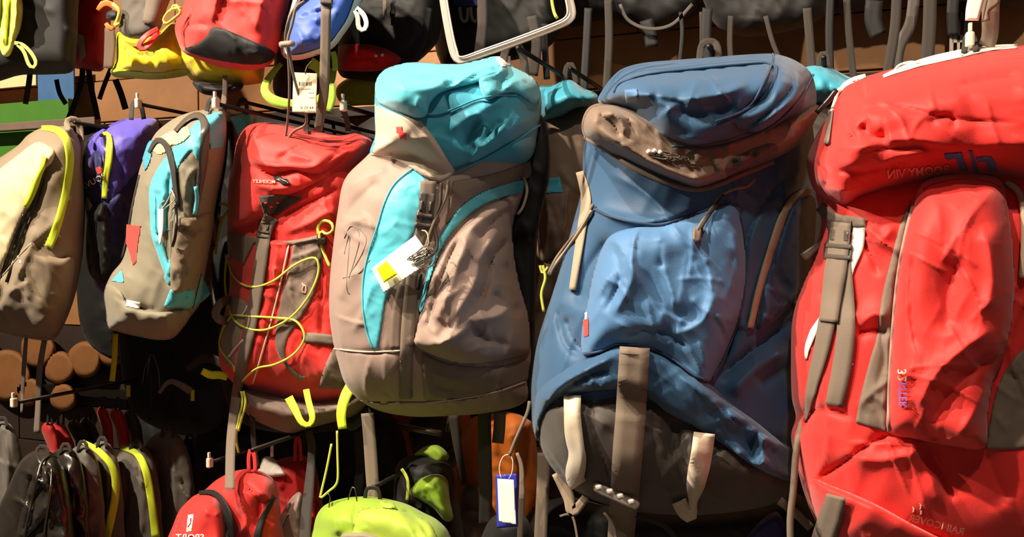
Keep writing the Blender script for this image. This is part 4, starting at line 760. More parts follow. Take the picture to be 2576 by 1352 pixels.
def rail(name, px0, px1, py, y, lab, m='dark_steel', h=.012):
    A, Bp = at(px0, py, y), at(px1, py, y); z = (A[2]+Bp[2])/2
    o = box(name, (A[0], y-.008, z-h), (Bp[0], y+.008, z+h), m, bevel=.002); return tag(o, lab, 'rail', 'horizontal rails')
def rail_z(name, px0, px1, z, y, lab, m='dark_steel', h=.012):
    o = box(name, (at(px0, 600, y)[0], y-.008, z-h), (at(px1, 600, y)[0], WY+.03, z+h), m); return tag(o, lab, 'rail', 'horizontal rails')
zr = at(750, 288, 2.1)[2]
rail_z('wall_rail', -200, 2570, zr, 2.12, 'dark wall rail level with the hooks behind the small red pack')
rail_z('wall_rail', -200, 2570, at(150, 985, 2.1)[2], 2.12, 'dark lower wall rail below the olive daypack')
# ================================================================ top row, left
TR = 'packs in the top row'
g = Thing('backpack', 'black pack with hanging lime straps in the top left corner', 'backpack', 1.55, (90, 187), TR)
g.add('body', [(-80, -160), (185, -160), (196, 40), (192, 130), (184, 178), (140, 187), (60, 188), (-80, 186)], 'black', T=.08, R=60, step=7, noise=[(2, 80, 2, 90, 1)])
g.add('lime_bundle', [(-30, -120), (54, -120), (56, -20), (58, 30), (52, 70), (40, 100), (26, 138), (8, 140), (-6, 110), (-30, 80)], 'lime_cord', T=.03, R=20, base='surf', step=3, smoothbase=6, crease=0, noise=[(6, 22, 4, 95, 1)], folds=[('c', -14, 5, [(22, -100), (26, 0), (20, 90), (14, 135)]), ('c', -12, 5, [(2, -100), (4, 20), (-4, 100)]), ('r', 8, 5, [(40, -100), (42, 20), (34, 95)])])
g.strap('lime_loop', [(36, 108), (56, 112), (76, 130), (90, 155), (84, 170), (72, 162), (60, 130), (44, 112)], 9, 'lime_cord', y=1.43)
g.strap('hanging_strap', [(76, 180), (72, 215), (64, 262)], [14, 16, 14], 'black', y=1.55, twist=[0, .3, 0])
g = Thing('backpack', 'dark red pack between the black and the yellow pack in the top row', 'backpack', 1.76, (230, 178), TR)
g.add('body', [(150, -160), (290, -160), (280, 40), (272, 120), (262, 172), (240, 180), (190, 172), (150, 160)], 'red_deep', T=.10, R=50, step=7, noise=[(3, 60, 2, 100, 1)])
g.plate('grey_side', [(192, 80), (212, 90), (216, 140), (200, 160)], 'olive', T=.006)
for pts, wd in (([(208, 150), (206, 200), (190, 255), (172, 300)], 15), ([(222, 165), (228, 215), (240, 270), (246, 300)], 15), ([(142, 200), (150, 235), (166, 262)], 12), ([(282, 165), (262, 215), (250, 250)], 12), ([(290, 200), (304, 235), (316, 275)], 16)):
    g.strap('hanging_strap', pts, wd, 'black', y=1.73)
g = Thing('backpack', 'bright yellow pack with a dark grey flap and red loop, bottom edge showing', 'backpack', 1.61, (400, 195), TR)
g.add('body', [(294, 80), (340, 98), (395, 84), (430, 58), (460, 60), (560, 40), (660, 60), (664, 190), (640, 212), (560, 214), (490, 206), (462, 186), (400, 196), (340, 194), (292, 190), (276, 180), (290, 150)], 'yellow', T=.10, R=50, step=5, noise=[(2.5, 60, 2, 60, 1)], edge=12,
      folds=[('c', -9, 8, [(430, 80), (450, 130), (470, 180)]), ('r', 8, 14, [(330, 110), (330, 150), (340, 185)]), ('r', 7, 14, [(400, 110), (420, 150), (440, 180)]), ('r', -7, 14, [(370, 110), (380, 150), (390, 180)])])
g.add('rim', [(278, 178), (292, 172), (340, 180), (400, 184), (462, 174), (476, 184), (462, 192), (400, 200), (340, 198), (290, 194)], 'lime', T=.012, R=8, base='surf', step=4)
g.add('flap', [(290, -140), (470, -140), (420, 20), (396, 82), (340, 98), (300, 76), (306, 20)], 'grey_pack', T=.03, R=24, base=1.50, step=6, noise=[(2, 40, 2, 110, 1)])
g.strap('flap_strap', [(404, -60), (396, 0), (380, 62)], [60, 58, 46], 'web', lift=.006)
g.strap('side_strip', [(276, 70), (276, 120), (272, 172)], [26, 28, 24], 'brown_pack', y=1.55)
g.strap('red_loop', [(398, 72), (370, 88), (352, 108), (352, 122), (366, 120), (384, 100), (400, 78)], [12, 14, 14, 14, 14, 14, 12], 'logo_red', y=[1.46, 1.44, 1.43, 1.43, 1.435, 1.45, 1.46])
g.strap('orange_lashing', [(246, 26), (262, 8), (284, 14), (300, 30)], [12, 18, 16, 10], 'orange', y=1.47, twist=[.4, 0, .6, 0])
g.strap('orange_lashing', [(266, 58), (276, 72), (290, 70)], [10, 14, 8], 'orange', y=1.48, twist=[.4, 0, .6])
g.cord('lime_lashing', [(284, 10), (300, 26), (296, 50), (288, 66), (300, 60)], .004, 'lime_cord', y=1.46)
g.add('lashing_knot', [(270, 30), (292, 26), (300, 44), (284, 52), (268, 46)], 'black', T=.02, R=10, base=1.48, step=3)
g.add('bottom_pouch', [(486, 205), (560, 212), (610, 208), (604, 228), (560, 240), (510, 236)], 'black', T=.05, R=16, step=4, base=1.55)
g.strap('hanging_strap', [(566, 190), (566, 230), (562, 268)], [12, 14, 16], 'web', y=1.5)
g = Thing('backpack', 'red pack with a black base above the yellow one in the top row', 'backpack', 1.47, (600, 172), TR)
g.add('body', [(440, 66), (455, 30), (470, -20), (480, -160), (760, -160), (730, 0), (716, 60), (704, 112), (684, 158), (640, 176), (560, 170), (500, 150), (462, 132), (446, 100)], 'red_small', T=.10, R=70, B=.03, step=5, edge=14, noise=[(2, 60, 2, 60, 1)],
      folds=[('r', 8, 12, [(530, 60), (545, 0), (570, -60)]), ('r', 6, 16, [(640, 90), (660, 0), (690, -80)]), ('c', -6, 6, [(450, 70), (500, 60), (530, 66)])])
g.add('base_patch', [(464, 124), (496, 112), (520, 90), (534, 70), (560, 72), (620, 96), (692, 132), (682, 154), (640, 164), (580, 158), (510, 144)], 'black', T=.006, R=10, base='surf', step=4)
g.cord('lime_cord', [(455, 20), (430, 25), (412, 48), (418, 60), (440, 45), (455, 30), (440, 12), (430, 30)], .003, 'lime_cord', y=1.38)
g = Thing('backpack', 'royal blue pack with white trim in the top row', 'backpack', 1.45, (780, 148), TR)
g.add('body', [(722, 40), (750, 10), (800, -40), (800, -160), (960, -160), (930, -40), (904, 14), (880, 60), (850, 102), (832, 120), (800, 138), (750, 148), (716, 144), (712, 110), (716, 70)], 'royal', T=.09, R=50, step=5, edge=10, noise=[(3, 50, 2, 100, 1)], folds=[('c', -8, 6, [(740, 50), (800, 30), (850, 15)]), ('r', 7, 10, [(745, 70), (765, 110), (770, 135)])])
g.strap('white_trim', [(716, 80), (711, 120), (722, 142), (752, 144), (790, 134), (832, 116), (858, 84), (880, 50), (900, 0), (920, -50)], [10, 12, 14, 15, 15, 15, 15, 16, 18, 18], 'white_trim', lift=.004, smooth=4)
g.add('white_side', [(758, -60), (770, -20), (750, 10), (730, 60), (716, 90), (722, 50), (736, 0), (745, -60)], 'white_trim', T=.012, R=8, base=1.400, step=4)
g.strap('trim_loop', [(896, 20), (914, 36), (922, 60), (914, 76), (902, 68), (900, 44), (894, 26)], 12, 'white_trim', y=1.360)
g.strap('hanging_strap', [(822, -40), (820, 40), (818, 140), (815, 230), (808, 280), (800, 330)], [26, 26, 26, 26, 24, 22], 'web', y=[1.320, 1.320, 1.340, 1.360, 1.380, 1.400])
g.plate('strap_buckle', [(806, -10), (838, -8), (838, 12), (806, 10)], 'plastic', T=.008, base=1.320)
g.cord('elastic_cord', [(765, 4), (745, 20), (735, 60), (724, 100), (728, 130), (736, 180), (752, 240), (770, 290), (768, 315), (740, 330), (715, 362), (696, 384)], .0028, 'web', y=[1.320, 1.320, 1.320, 1.340, 1.360, 1.380, 1.420, 1.440])
g.cord('elastic_cord', [(755, 2), (730, 40), (718, 90), (724, 130), (728, 220), (724, 300), (716, 350), (698, 380)], .0024, 'web', y=[1.320, 1.320, 1.340, 1.360, 1.380, 1.420, 1.440])
g.cord('elastic_end', [(700, 372), (690, 390)], .006, 'web_dark', y=1.435)
g.cord('cord_lock', [(706, 113), (722, 111), (738, 110)], .006, 'taupe', y=1.315)
g = Thing('backpack', 'lime pack whose collar loops show behind the price tag', 'backpack', 1.62, (740, 265), TR)
g.add('body', [(700, -100), (850, -100), (850, 120), (836, 200), (800, 250), (740, 258), (690, 235), (690, 150)], 'black', T=.05, R=40, step=7)
g.strap('lime_collar', [(708, 160), (686, 184), (666, 220), (676, 244), (706, 258), (750, 262), (800, 250), (830, 210), (838, 172)], [12, 18, 22, 26, 24, 20, 18, 20, 20], 'lime_pack', y=[1.46, 1.43, 1.40, 1.39, 1.39, 1.40, 1.42, 1.45, 1.48], th=.006)
g.strap('lime_strip', [(838, 130), (842, 150), (843, 178)], 14, 'lime_pack', y=1.42)
g.strap('lime_strip', [(780, 158), (800, 170), (812, 200)], [30, 24, 16], 'lime_pack', y=1.44)
g.strap('lime_strip', [(824, 280), (832, 250), (836, 210)], [20, 26, 12], 'lime_pack', y=1.42)
t = Thing('price_tag', 'cream price tag with a barcode hanging below the royal blue pack', 'tag', 1.36, (766, 285), 'paper tags on the packs')
t.add('card', [(738, 182, 1), (798, 185, 1), (796, 285, 1), (735, 283, 1)], 'card_cream', T=.0008, R=2, B=.0008, base=1.36, step=4, n=2, blur=0)
for i, (x, wd) in enumerate(((752, 3), (757, 1.6), (761, 2.4), (766, 1.6), (770, 3), (774, 2), (778, 3), (782, 2))): t.plate('bar', [(x, 206), (x+wd, 206), (x+wd, 216), (x, 216)], 'ink', T=.0004, step=1.5, off=.0003, reg=False)
for a, b, y in ((756, 782, 224), (776, 790, 234), (778, 792, 246)): t.plate('print_line', [(a, y), (b, y), (b, y+1.6), (a, y+1.6)], 'ink', T=.0003, step=1.5, off=.0003, reg=False)
t.text('print', '44,95 €', (772, 272), 11, 0, 'ink', True, y=1.358)
t.cord('string', [(768, 186), (770, 172), (776, 162), (784, 154)], .001, 'web', y=[1.359, 1.36, 1.365, 1.37])
# ================================================================ top row, dark packs
def dark_pack(name, lab, out, y0, m='black', T=.1, straps=(), extra=None, R=60, nz=3, grp=TR):
    P = np.array([p[:2] for p in out], float); g = Thing(name, lab, 'backpack', y0, (P[:, 0].mean(), P[:, 1].max()), grp)
    g.add('body', out, m, T=T, R=R, B=.02, step=7, noise=[(nz, 70, 2, 100, 1), (nz*.6, 36, 2, 40, 1)], edge=14)
    for pts, wd, mm, yy in straps: g.strap('hanging_strap', pts, wd, mm, y=yy)
    return g
g = dark_pack('backpack', 'black pack with a dark red lower panel right of the royal blue one', [(850, -160), (1110, -160), (1110, 60), (1080, 130), (980, 200), (900, 200), (850, 180), (846, 60)], 1.72, straps=[([(966, -60), (968, 0), (968, 40)], 10, 'web', 1.6), ([(1080, 20), (1060, 120), (1020, 180)], 16, 'black', 1.6)])
g.add('red_panel', [(848, 120), (900, 110), (960, 118), (1010, 150), (960, 178), (880, 180), (846, 172)], 'red_deep', T=.02, R=20, base='surf', step=5, smoothbase=4, noise=[(4, 40, 2, 20, 1)])
for x, y in ((946, 140), (962, 138)): g.add('bead', [(x-5, y), (x, y-5), (x+5, y), (x, y+5)], 'white_trim', T=.006, R=5, base='surf', step=2, blur=0, reg=False)
g.add('green_lining', [(850, 215), (900, 190), (980, 200), (1000, 240), (960, 262), (880, 264), (850, 250)], 'lime_pack', T=.02, R=20, base=1.74, step=6, noise=[(6, 30, 2, 40, 1)])
g.strap('hanging_strap', [(860, 270), (872, 300), (876, 330)], 14, 'web', y=1.6)
g = dark_pack('backpack', 'black pack with a blue patch seen through the clear hanger frame', [(1095, -160), (1420, -160), (1420, 20), (1390, 110), (1300, 150), (1180, 160), (1100, 140)], 1.92, straps=[([(1212, -40), (1214, 60), (1204, 140), (1196, 190)], 26, 'web_dark', 1.65), ([(1338, 40), (1350, 110), (1340, 190)], 26, 'web_dark', 1.68), ([(1370, 60), (1372, 140), (1376, 200)], 16, 'black', 1.7)])
g.plate('blue_patch', [(1140, -40), (1218, -40), (1216, 16), (1170, 18), (1142, 10)], 'navy', T=.006)
for x in (1165, 1192): g.cord('tan_loop', [(x-8, 18), (x-6, 40), (x, 54), (x+10, 50), (x+12, 20)], .004, 'web', lift=.01)
g = dark_pack('backpack', 'black pack with a drooping strap above the gap left of the blue pack', [(1400, -200), (1760, -200), (1780, -10), (1740, 44), (1660, 84), (1600, 70), (1520, 50), (1430, 70), (1400, 20)], 2.03, T=.08, nz=5,
     straps=[([(1530, 0), (1532, 110), (1524, 250)], 20, 'web_dark', 1.78), ([(1480, 20), (1474, 140), (1466, 270)], 20, 'black', 1.80), ([(1712, 30), (1716, 90), (1706, 190)], 10, 'black', 1.80), ([(1560, 10), (1580, 50), (1630, 72), (1690, 62), (1742, 10)], 9, 'charcoal', 1.80), ([(1625, 50), (1636, 90), (1640, 118)], 34, 'black', 1.82), ([(1765, 30), (1766, 90), (1764, 190)], 12, 'web_dark', 1.80)])
g = dark_pack('backpack', 'black pack hanging over the top of the blue pack in the top row', [(1750, -200), (2080, -200), (2090, 0), (2060, 50), (1960, 84), (1860, 90), (1780, 30)], 1.95, T=.08, nz=5,
     straps=[([(1780, 20), (1776, 90), (1778, 190)], 26, 'black', 1.78), ([(1838, 40), (1836, 110), (1842, 190)], 14, 'web_dark', 1.80), ([(1926, 40), (1945, 110), (1980, 190)], 12, 'web_dark', 1.80), ([(2030, 20), (2036, 90), (2048, 240)], 22, 'web_dark', 1.80)])
g = dark_pack('backpack', 'black pack in the top right corner above the large red pack', [(2070, -200), (2640, -200), (2640, -10), (2560, 20), (2440, 4), (2330, 10), (2200, 20), (2090, 20)], 2.04, T=.08, nz=6,
     straps=[([(2256, -10), (2250, 80), (2230, 200)], 26, 'web_dark', 1.8), ([(2340, -20), (2338, 70), (2330, 190)], 34, 'web_dark', 1.8), ([(2130, 0), (2136, 90), (2150, 220)], 18, 'web_dark', 1.82), ([(2090, -20), (2086, 80), (2090, 210)], 20, 'black', 1.8), ([(2300, -10), (2290, 60), (2262, 120), (2254, 190)], 30, 'charcoal', 1.84), ([(2400, -30), (2396, 40), (2398, 90)], 30, 'black', 1.84), ([(2200, 0), (2196, 50), (2210, 90)], 44, 'black', 1.84)])
g.plate('red_patch', [(2244, -20), (2262, -22), (2258, 18), (2246, 16)], 'red_deep', T=.004)
g = Thing('strap_buckle', 'cream buckle on a grey strap above the large red pack', 'buckle', 1.3, (2460, 50))
g.add('buckle_plate', [(2440, -30, 1), (2484, -30, 1), (2476, 0), (2462, 52, 1), (2428, 52, 1), (2430, 20)], 'white_trim', T=.008, R=6, B=.004, base=1.28, step=3, blur=0)
g.add('buckle_side', [(2484, -10, 1), (2516, -14, 1), (2514, 10), (2490, 30), (2490, 52), (2470, 56, 1)], 'web', T=.01, R=6, B=.004, base=1.285, step=3, blur=0)
g.strap('hanging_strap', [(2492, -60), (2492, 30), (2490, 90), (2480, 118)], [46, 46, 44, 40], 'web', y=[1.30, 1.30, 1.31, 1.33])
g = Thing('hanger_frame', 'clear plastic hanger loop in front of the turquoise lid', 'hanger', 1.2, (1160, 158))
g.strap('hanger_loop', [(1106, -120), (1112, -20), (1128, 80), (1142, 138), (1156, 154, 1), (1220, 134), (1320, 98), (1410, 62), (1436, 46), (1440, 26), (1430, -20), (1416, -110)], 18, 'clear_plastic', y=1.2, th=.006, n=5)
g.cord('hanger_edge', [(1116, -120), (1122, -20), (1138, 80), (1150, 128), (1160, 144), (1220, 124), (1320, 88), (1402, 56), (1424, 42), (1428, 24), (1420, -20), (1406, -110)], .0016, 'white_plastic', y=1.197)
g.cord('lime_cord', [(1392, -80), (1388, -10), (1394, 30), (1402, 46)], .0025, 'lime_cord', y=1.22)
# ================================================================ left end: boards behind
t = box('display_board', at(-300, 470, 2.0).tolist(), at(185, 250, 2.02).tolist(), 'green_board'); tag(t, 'green display board behind the olive daypack', 'board')
P = at(0, 320, 1.96); Q = at(245, 335, 1.96)
tag(box('board_rail', (at(-200, 320, 1.96)[0], 1.95, P[2]-.014), (Q[0], 1.975, P[2]+.010), 'brown_pack', bevel=.002), 'brown rail across the green display board', 'rail')
t = box('notice_board', at(-300, 250, 2.08).tolist(), at(96, 150, 2.09).tolist(), 'cream'); tag(t, 'cream board above the green display board', 'board')
t = box('poster', at(96, 262, 2.085).tolist(), at(188, 150, 2.09).tolist(), 'poster'); tag(t, 'small blue picture beside the cream board', 'poster')
# ================================================================ bottom row
BR = 'packs in the bottom row'
hz = at(36, 1020, 1.42)
# row of grey packs side on
def arch(lab, xs, top, m, y0, lime=None, right=None, T=.035, extra=()):
    xl, xr = xs; w_ = xr-xl
    g = Thing('daypack', lab, 'backpack', y0, ((xl+xr)/2, 1400), 'grey and black daypacks packed on the lower left hook')
    g.add('body', [(xl-w_*.45, 1460), (xl-w_*.12, 1300), (xl+w_*.08, top+90), (xl+w_*.26, top+28), (xl+w_*.5, top), (xl+w_*.76, top+6), (xl+w_*.94, top+50), (xr+w_*.04, top+130), (xr+w_*.06, 1300), (xr, 1460)], m, T=T, R=40, B=.01, step=5, edge=10, noise=[(3, 40, 3, 95, 1), (1.5, 24, 3, 80, 1)],
          folds=[('r', 7, 9, [(xl+w_*.6, top+30), (xl+w_*.72, top+110), (xl+w_*.7, 1352)]), ('c', -8, 6, [(xl+w_*.42, top+40), (xl+w_*.44, top+140), (xl+w_*.3, 1352)])])
    if lime: g.strap('lime_zip', lime, [12, 18, 20, 20, 22], 'lime', lift=.006, smooth=4)
    g.strap('haul_loop', [(xl+w_*.5, top+16), (xl+w_*.54, top-8), (xl+w_*.66, top-8), (xl+w_*.7, top+16)], 9, 'web_dark', y=y0-.03)
    return g
arch('grey daypack at the bottom left corner', (-70, 56), 1062, 'grey_pack', 1.46)
g = arch('shiny black daypack hanging in front at lower left', (8, 172), 1134, 'black_shiny', 1.36, T=.06)
g.add('gloss_panel', [(84, 1190), (112, 1170), (130, 1200), (120, 1290), (70, 1352), (40, 1352)], 'black_shiny', T=.012, R=14, base='surf', step=4, noise=[(4, 24, 2, 80, 1)])
g.cord('zip', [(60, 1352), (90, 1220), (108, 1160), (140, 1144)], .003, 'steel'); g.cord('zip', [(110, 1352), (126, 1240), (130, 1180)], .0025, 'steel')
arch('black daypack right behind the shiny front one', (88, 216), 1128, 'black_shiny', 1.42)
arch('third dark grey daypack, left of the first lime zip', (136, 256), 1122, 'grey_pack', 1.48)
arch('grey daypack edged by the first lime zip', (186, 304), 1112, 'grey_pack', 1.54, lime=[(208, 1112), (248, 1136), (284, 1180), (290, 1250), (268, 1352)])
arch('grey daypack edged by the second lime zip', (258, 398), 1118, 'grey_pack', 1.6, lime=[(304, 1126), (344, 1142), (368, 1190), (382, 1270), (392, 1352)])
arch('plain grey daypack right of the second lime zip', (330, 482), 1086, 'grey_pack', 1.67)
arch('darkest daypack at the right end of the lower left hook', (410, 524), 1106, 'black', 1.74)
def lobe(lab, x, y, wd, hg, m, y0):
    g = Thing('daypack', lab, 'backpack', y0, (x+wd, y+hg*2), 'small packs behind on the lower left hook')
    g.add('body', [(x, y+hg*.3), (x+wd*.3, y), (x+wd*.7, y+hg*.15), (x+wd, y+hg*.6), (x+wd*1.15, y+hg), (x+wd*1.2, y+hg*2), (x+wd*.6, y+hg*2), (x+wd*.35, y+hg)], m, T=.025, R=20, B=.008, step=4, edge=8, noise=[(2, 26, 2, 110, 1)])
    g.strap('haul_loop', [(x+wd*.35, y+8), (x+wd*.4, y-22), (x+wd*.6, y-22), (x+wd*.6, y+8)], 6, 'web_dark', y=y0-.02)
for i, a in enumerate((('left of the two red daypacks behind the shiny black one', 104, 1062, 44, 64, 'red', 1.66), ('right of the two red daypacks behind the shiny black one', 128, 1062, 52, 64, 'red', 1.7), ('grey daypack right of the red pair', 168, 1056, 50, 60, 'charcoal', 1.76), ('grey daypack before the far red pair', 200, 1050, 46, 60, 'charcoal', 1.8),
     ('left one of the far red daypacks', 244, 1022, 34, 56, 'red', 1.84), ('right one of the far red daypacks', 276, 1026, 42, 52, 'red', 1.86), ('dark daypack beyond the far red pair', 312, 1030, 40, 56, 'charcoal', 1.88))): lobe(*a)
hook(38, 1014, 1.40, 'lower left hook with a cream end carrying the grey daypacks')
# red pack with white mark
g = Thing('daypack', 'small bright red daypack with a white square mark at the bottom', 'backpack', 1.46, (590, 1420), BR)
g.add('body', [(424, 1440), (440, 1310), (478, 1256), (512, 1236), (545, 1208), (590, 1186), (640, 1182), (680, 1200), (698, 1230), (706, 1300), (700, 1440)], 'red', T=.12, R=80, B=.03, step=5, edge=14, noise=[(4, 50, 2, 125, 1)],
      folds=[('c', -9, 7, [(600, 1210), (650, 1260), (640, 1340)]), ('r', 8, 10, [(640, 1230), (690, 1270), (690, 1350)]), ('c', -8, 7, [(680, 1240), (720, 1290), (720, 1352)]), ('r', 8, 10, [(590, 1250), (620, 1300), (600, 1352)])])
g.add('front_pocket', [(426, 1440), (446, 1312), (474, 1262), (504, 1246), (536, 1252), (558, 1284), (568, 1340), (568, 1440)], 'red', T=.05, R=36, base='surf', step=4, smoothbase=10, edge=12, noise=[(1.5, 60, 2, 80, 0)])
g.strap('pocket_gusset', [(500, 1240), (536, 1240), (562, 1268), (578, 1320), (580, 1420)], [8, 16, 22, 22, 22], 'black', lift=.02, th=.01)
g.strap('shoulder_strap', [(640, 1420), (652, 1330), (680, 1270), (692, 1250)], [22, 20, 16, 10], 'black', lift=.008)
g.plate('white_mark', [(472, 1296), (487, 1294), (482, 1338), (468, 1340)], 'card', T=.001, step=2, label='white square mark')
g.plate('mark_slash', [(478, 1304), (482, 1304), (480, 1318), (473, 1328), (471, 1326), (478, 1316)], 'red_deep', T=.001, step=1.5)
g.text('print', 'SPORT', (478, 1354), 24, 0, 'card', True)
g.strap('haul_loop', [(626, 1190), (626, 1150), (632, 1130), (640, 1150), (642, 1188)], 10, 'red', y=1.4)
g = Thing('daypack', 'deep red daypack with white patches behind the bright red one', 'backpack', 1.64, (740, 1360), BR)
g.add('body', [(640, 1210), (660, 1170), (690, 1160), (730, 1150), (770, 1150), (800, 1200), (810, 1400), (640, 1400)], 'red_deep', T=.08, R=50, step=5, noise=[(4, 50, 2, 110, 1)])
g.add('white_patch', [(650, 1180), (662, 1152), (686, 1152), (710, 1180), (718, 1196), (680, 1202), (640, 1196)], 'white_trim', T=.02, R=14, base='surf', step=4)
g.strap('haul_loop', [(742, 1160), (744, 1110), (752, 1100), (758, 1160)], 9, 'red_deep', y=1.56)
g.strap('white_tab', [(684, 1150), (684, 1112)], 8, 'white_trim', y=1.55)
g = Thing('daypack', 'tan and cream strap padded pack between the red and the lime packs', 'backpack', 1.52, (720, 1420), BR)
g.add('body', [(664, 1440), (690, 1330), (716, 1280), (740, 1246), (758, 1242), (766, 1290), (756, 1440)], 'taupe', T=.06, R=30, B=.02, step=4, noise=[(3, 30, 3, 110, 1)])
g.strap('cream_strap', [(672, 1440), (690, 1352), (714, 1300), (722, 1290)], [16, 20, 20, 12], 'olive_light', lift=.004)
# lime pack
g = Thing('daypack', 'lime green daypack at the bottom centre with grey zip', 'backpack', 1.42, (960, 1430), BR)
g.add('body', [(778, 1440), (788, 1330), (808, 1280), (850, 1258), (905, 1250), (962, 1254), (1020, 1268), (1064, 1290), (1104, 1312), (1134, 1352), (1150, 1440)], 'lime_pack', T=.12, R=70, step=5, edge=14, noise=[(2.5, 60, 2, 30, 1)], folds=[('c', -7, 6, [(900, 1260), (892, 1300), (898, 1352)]), ('r', 7, 12, [(850, 1270), (840, 1310), (850, 1352)]), ('c', -8, 6, [(1010, 1280), (1060, 1320), (1080, 1352)])])
g.add('yoke', [(898, 1300), (940, 1278), (1000, 1284), (1050, 1300), (1090, 1330), (1110, 1440), (896, 1440)], 'lime_yoke', T=.008, R=14, base='surf', step=5)
g.plate('loop_patch', [(956, 1262), (990, 1266), (1000, 1282), (962, 1278)], 'lime_yoke', T=.006)
g.add('zip_garage', [(856, 1352), (870, 1342), (920, 1342), (960, 1356), (960, 1380), (856, 1380)], 'grey_green', T=.012, R=10, base='surf', step=4)
g.cord('tag_wire', [(876, 1258), (884, 1230), (892, 1228), (898, 1262)], .0012, 'steel', y=1.30)
g.strap('haul_loop', [(918, 1256), (924, 1230), (950, 1232), (956, 1258)], 10, 'black', y=1.38)
g = Thing('daypack', 'black daypack with crumpled lime hood right of the lime one', 'backpack', 1.62, (1080, 1420), BR)
g.add('body', [(990, 1250), (1000, 1170), (1040, 1146), (1100, 1150), (1140, 1180), (1160, 1300), (1160, 1440), (1000, 1440)], 'black', T=.1, R=60, step=6, noise=[(3, 50, 2, 60, 1)])
g.add('lime_hood', [(1030, 1240), (1060, 1204), (1100, 1194), (1126, 1210), (1132, 1260), (1140, 1304), (1120, 1312), (1090, 1280), (1056, 1258)], 'lime_pack', T=.05, R=26, base='surf', step=4, smoothbase=6, noise=[(5, 34, 2, 40, 1)])
g.add('lime_top', [(1042, 1146), (1070, 1124), (1104, 1122), (1130, 1150), (1100, 1172), (1070, 1152)], 'lime_pack', T=.03, R=18, base=1.6, step=4, noise=[(4, 30, 2, 40, 1)])
g.strap('lime_piping', [(1010, 1180), (1026, 1210), (1024, 1260)], 8, 'lime_cord', y=1.5)
# wire hook
g = Thing('wire_hanger', 'golden wire hanger loop below the small red pack', 'hanger', 1.36, (806, 1256))
g.cord('wire', [(848, 1085), (849, 1140), (850, 1200), (844, 1222), (828, 1236), (806, 1254), (808, 1240), (822, 1180), (834, 1118)], .0022, 'lime_cord', y=1.36)
g.cord('wire_clip', [(822, 1240), (830, 1250), (828, 1276), (834, 1284), (836, 1262)], .0012, 'steel', y=1.355)
# orange packs
g = Thing('daypack', 'orange pack in shadow behind the blue tag', 'backpack', 1.78, (1260, 1430), BR)
g.add('body', [(1160, 1100), (1240, 1040), (1320, 1050), (1350, 1120), (1352, 1440), (1150, 1440)], 'orange', T=.08, R=50, step=6, noise=[(5, 50, 2, 60, 1)])
g.add('brown_panel', [(1160, 1250), (1200, 1220), (1240, 1280), (1230, 1440), (1160, 1440)], 'brown_pack', T=.01, R=12, base='surf', step=5)
g = Thing('daypack', 'orange and brown pack in shadow under the taupe pack', 'backpack', 1.97, (1050, 1330), BR)
g.add('body', [(880, 1040), (1180, 1040), (1180, 1350), (880, 1350), (860, 1200)], 'orange', T=.05, R=50, step=7, noise=[(5, 60, 2, 60, 1)])
g.add('dark_panel', [(1030, 1060), (1120, 1050), (1160, 1100), (1140, 1180), (1060, 1190)], 'charcoal', T=.02, R=20, base='surf', step=6)
t = Thing('hang_tag', 'blue and white swing tag hanging left of the dark bottom compartment', 'tag', 1.32, (1274, 1328), 'paper tags on the packs')
t.add('blue_card', [(1246, 1196, 1), (1302, 1192, 1), (1304, 1326, 1), (1250, 1330, 1)], 'tag_blue', T=.001, R=2, B=.0006, base=1.335, step=5, n=2, blur=0)
t.add('white_card', [(1251, 1205, 1), (1293, 1208, 1), (1299, 1321, 1), (1255, 1314, 1)], 'card', T=.0006, R=2, B=.0006, base=1.325, step=4, n=2, blur=0)
t.cord('string', [(1262, 1206), (1256, 1180), (1264, 1152), (1280, 1144), (1290, 1160), (1288, 1190), (1280, 1206)], .0009, 'white_trim', y=1.325)
t.cord('cord', [(1282, 1146), (1300, 1100), (1326, 1040), (1332, 1010)], .003, 'web', y=[1.325, 1.325, 1.33, 1.34])
# loose straps under the middle row
LS = 'loose straps hanging below the middle row'
def loose(lab, pts, wd, m, y, **k):
    g = Thing('hanging_strap', lab, 'strap', y if not hasattr(y, '__len__') else y[0], pts[-1][:2], LS); g.strap('webbing', pts, wd, m, y=y, **k); return g
loose('grey webbing strap above the lime daypack', [(924, 1040), (930, 1110), (936, 1200), (942, 1280)], [32, 32, 32, 30], 'web', 1.42)
loose('dark grey strap just right of the small red pack', [(776, 1082), (784, 1130), (778, 1220), (770, 1300), (764, 1400)], [20, 20, 26, 28, 28], 'web_dark', [1.5, 1.5, 1.46, 1.4, 1.32])
loose('brown strap between the lime hood and the blue tag', [(1218, 1030), (1220, 1150), (1222, 1240), (1220, 1318)], [34, 34, 34, 32], 'web_dark', 1.5)
loose('short grey strap under the taupe pack', [(1258, 1036), (1256, 1080), (1252, 1116)], 30, 'web', 1.52)
loose('thin grey strap right of the blue tag', [(1300, 1140), (1312, 1180), (1312, 1280), (1306, 1380)], [8, 14, 16, 14], 'web', 1.36)
loose('dark strap above the crumpled lime hood', [(900, 1080), (906, 1160), (900, 1250)], 24, 'black', 1.56)
loose('grey strap beside the short one under the taupe pack', [(1140, 1046), (1150, 1120), (1170, 1220)], [24, 20, 16], 'web_dark', 1.6)
loose('long narrow strap from the dark gap at left', [(372, 880), (380, 960), (376, 1060)], 8, 'black', 1.7)
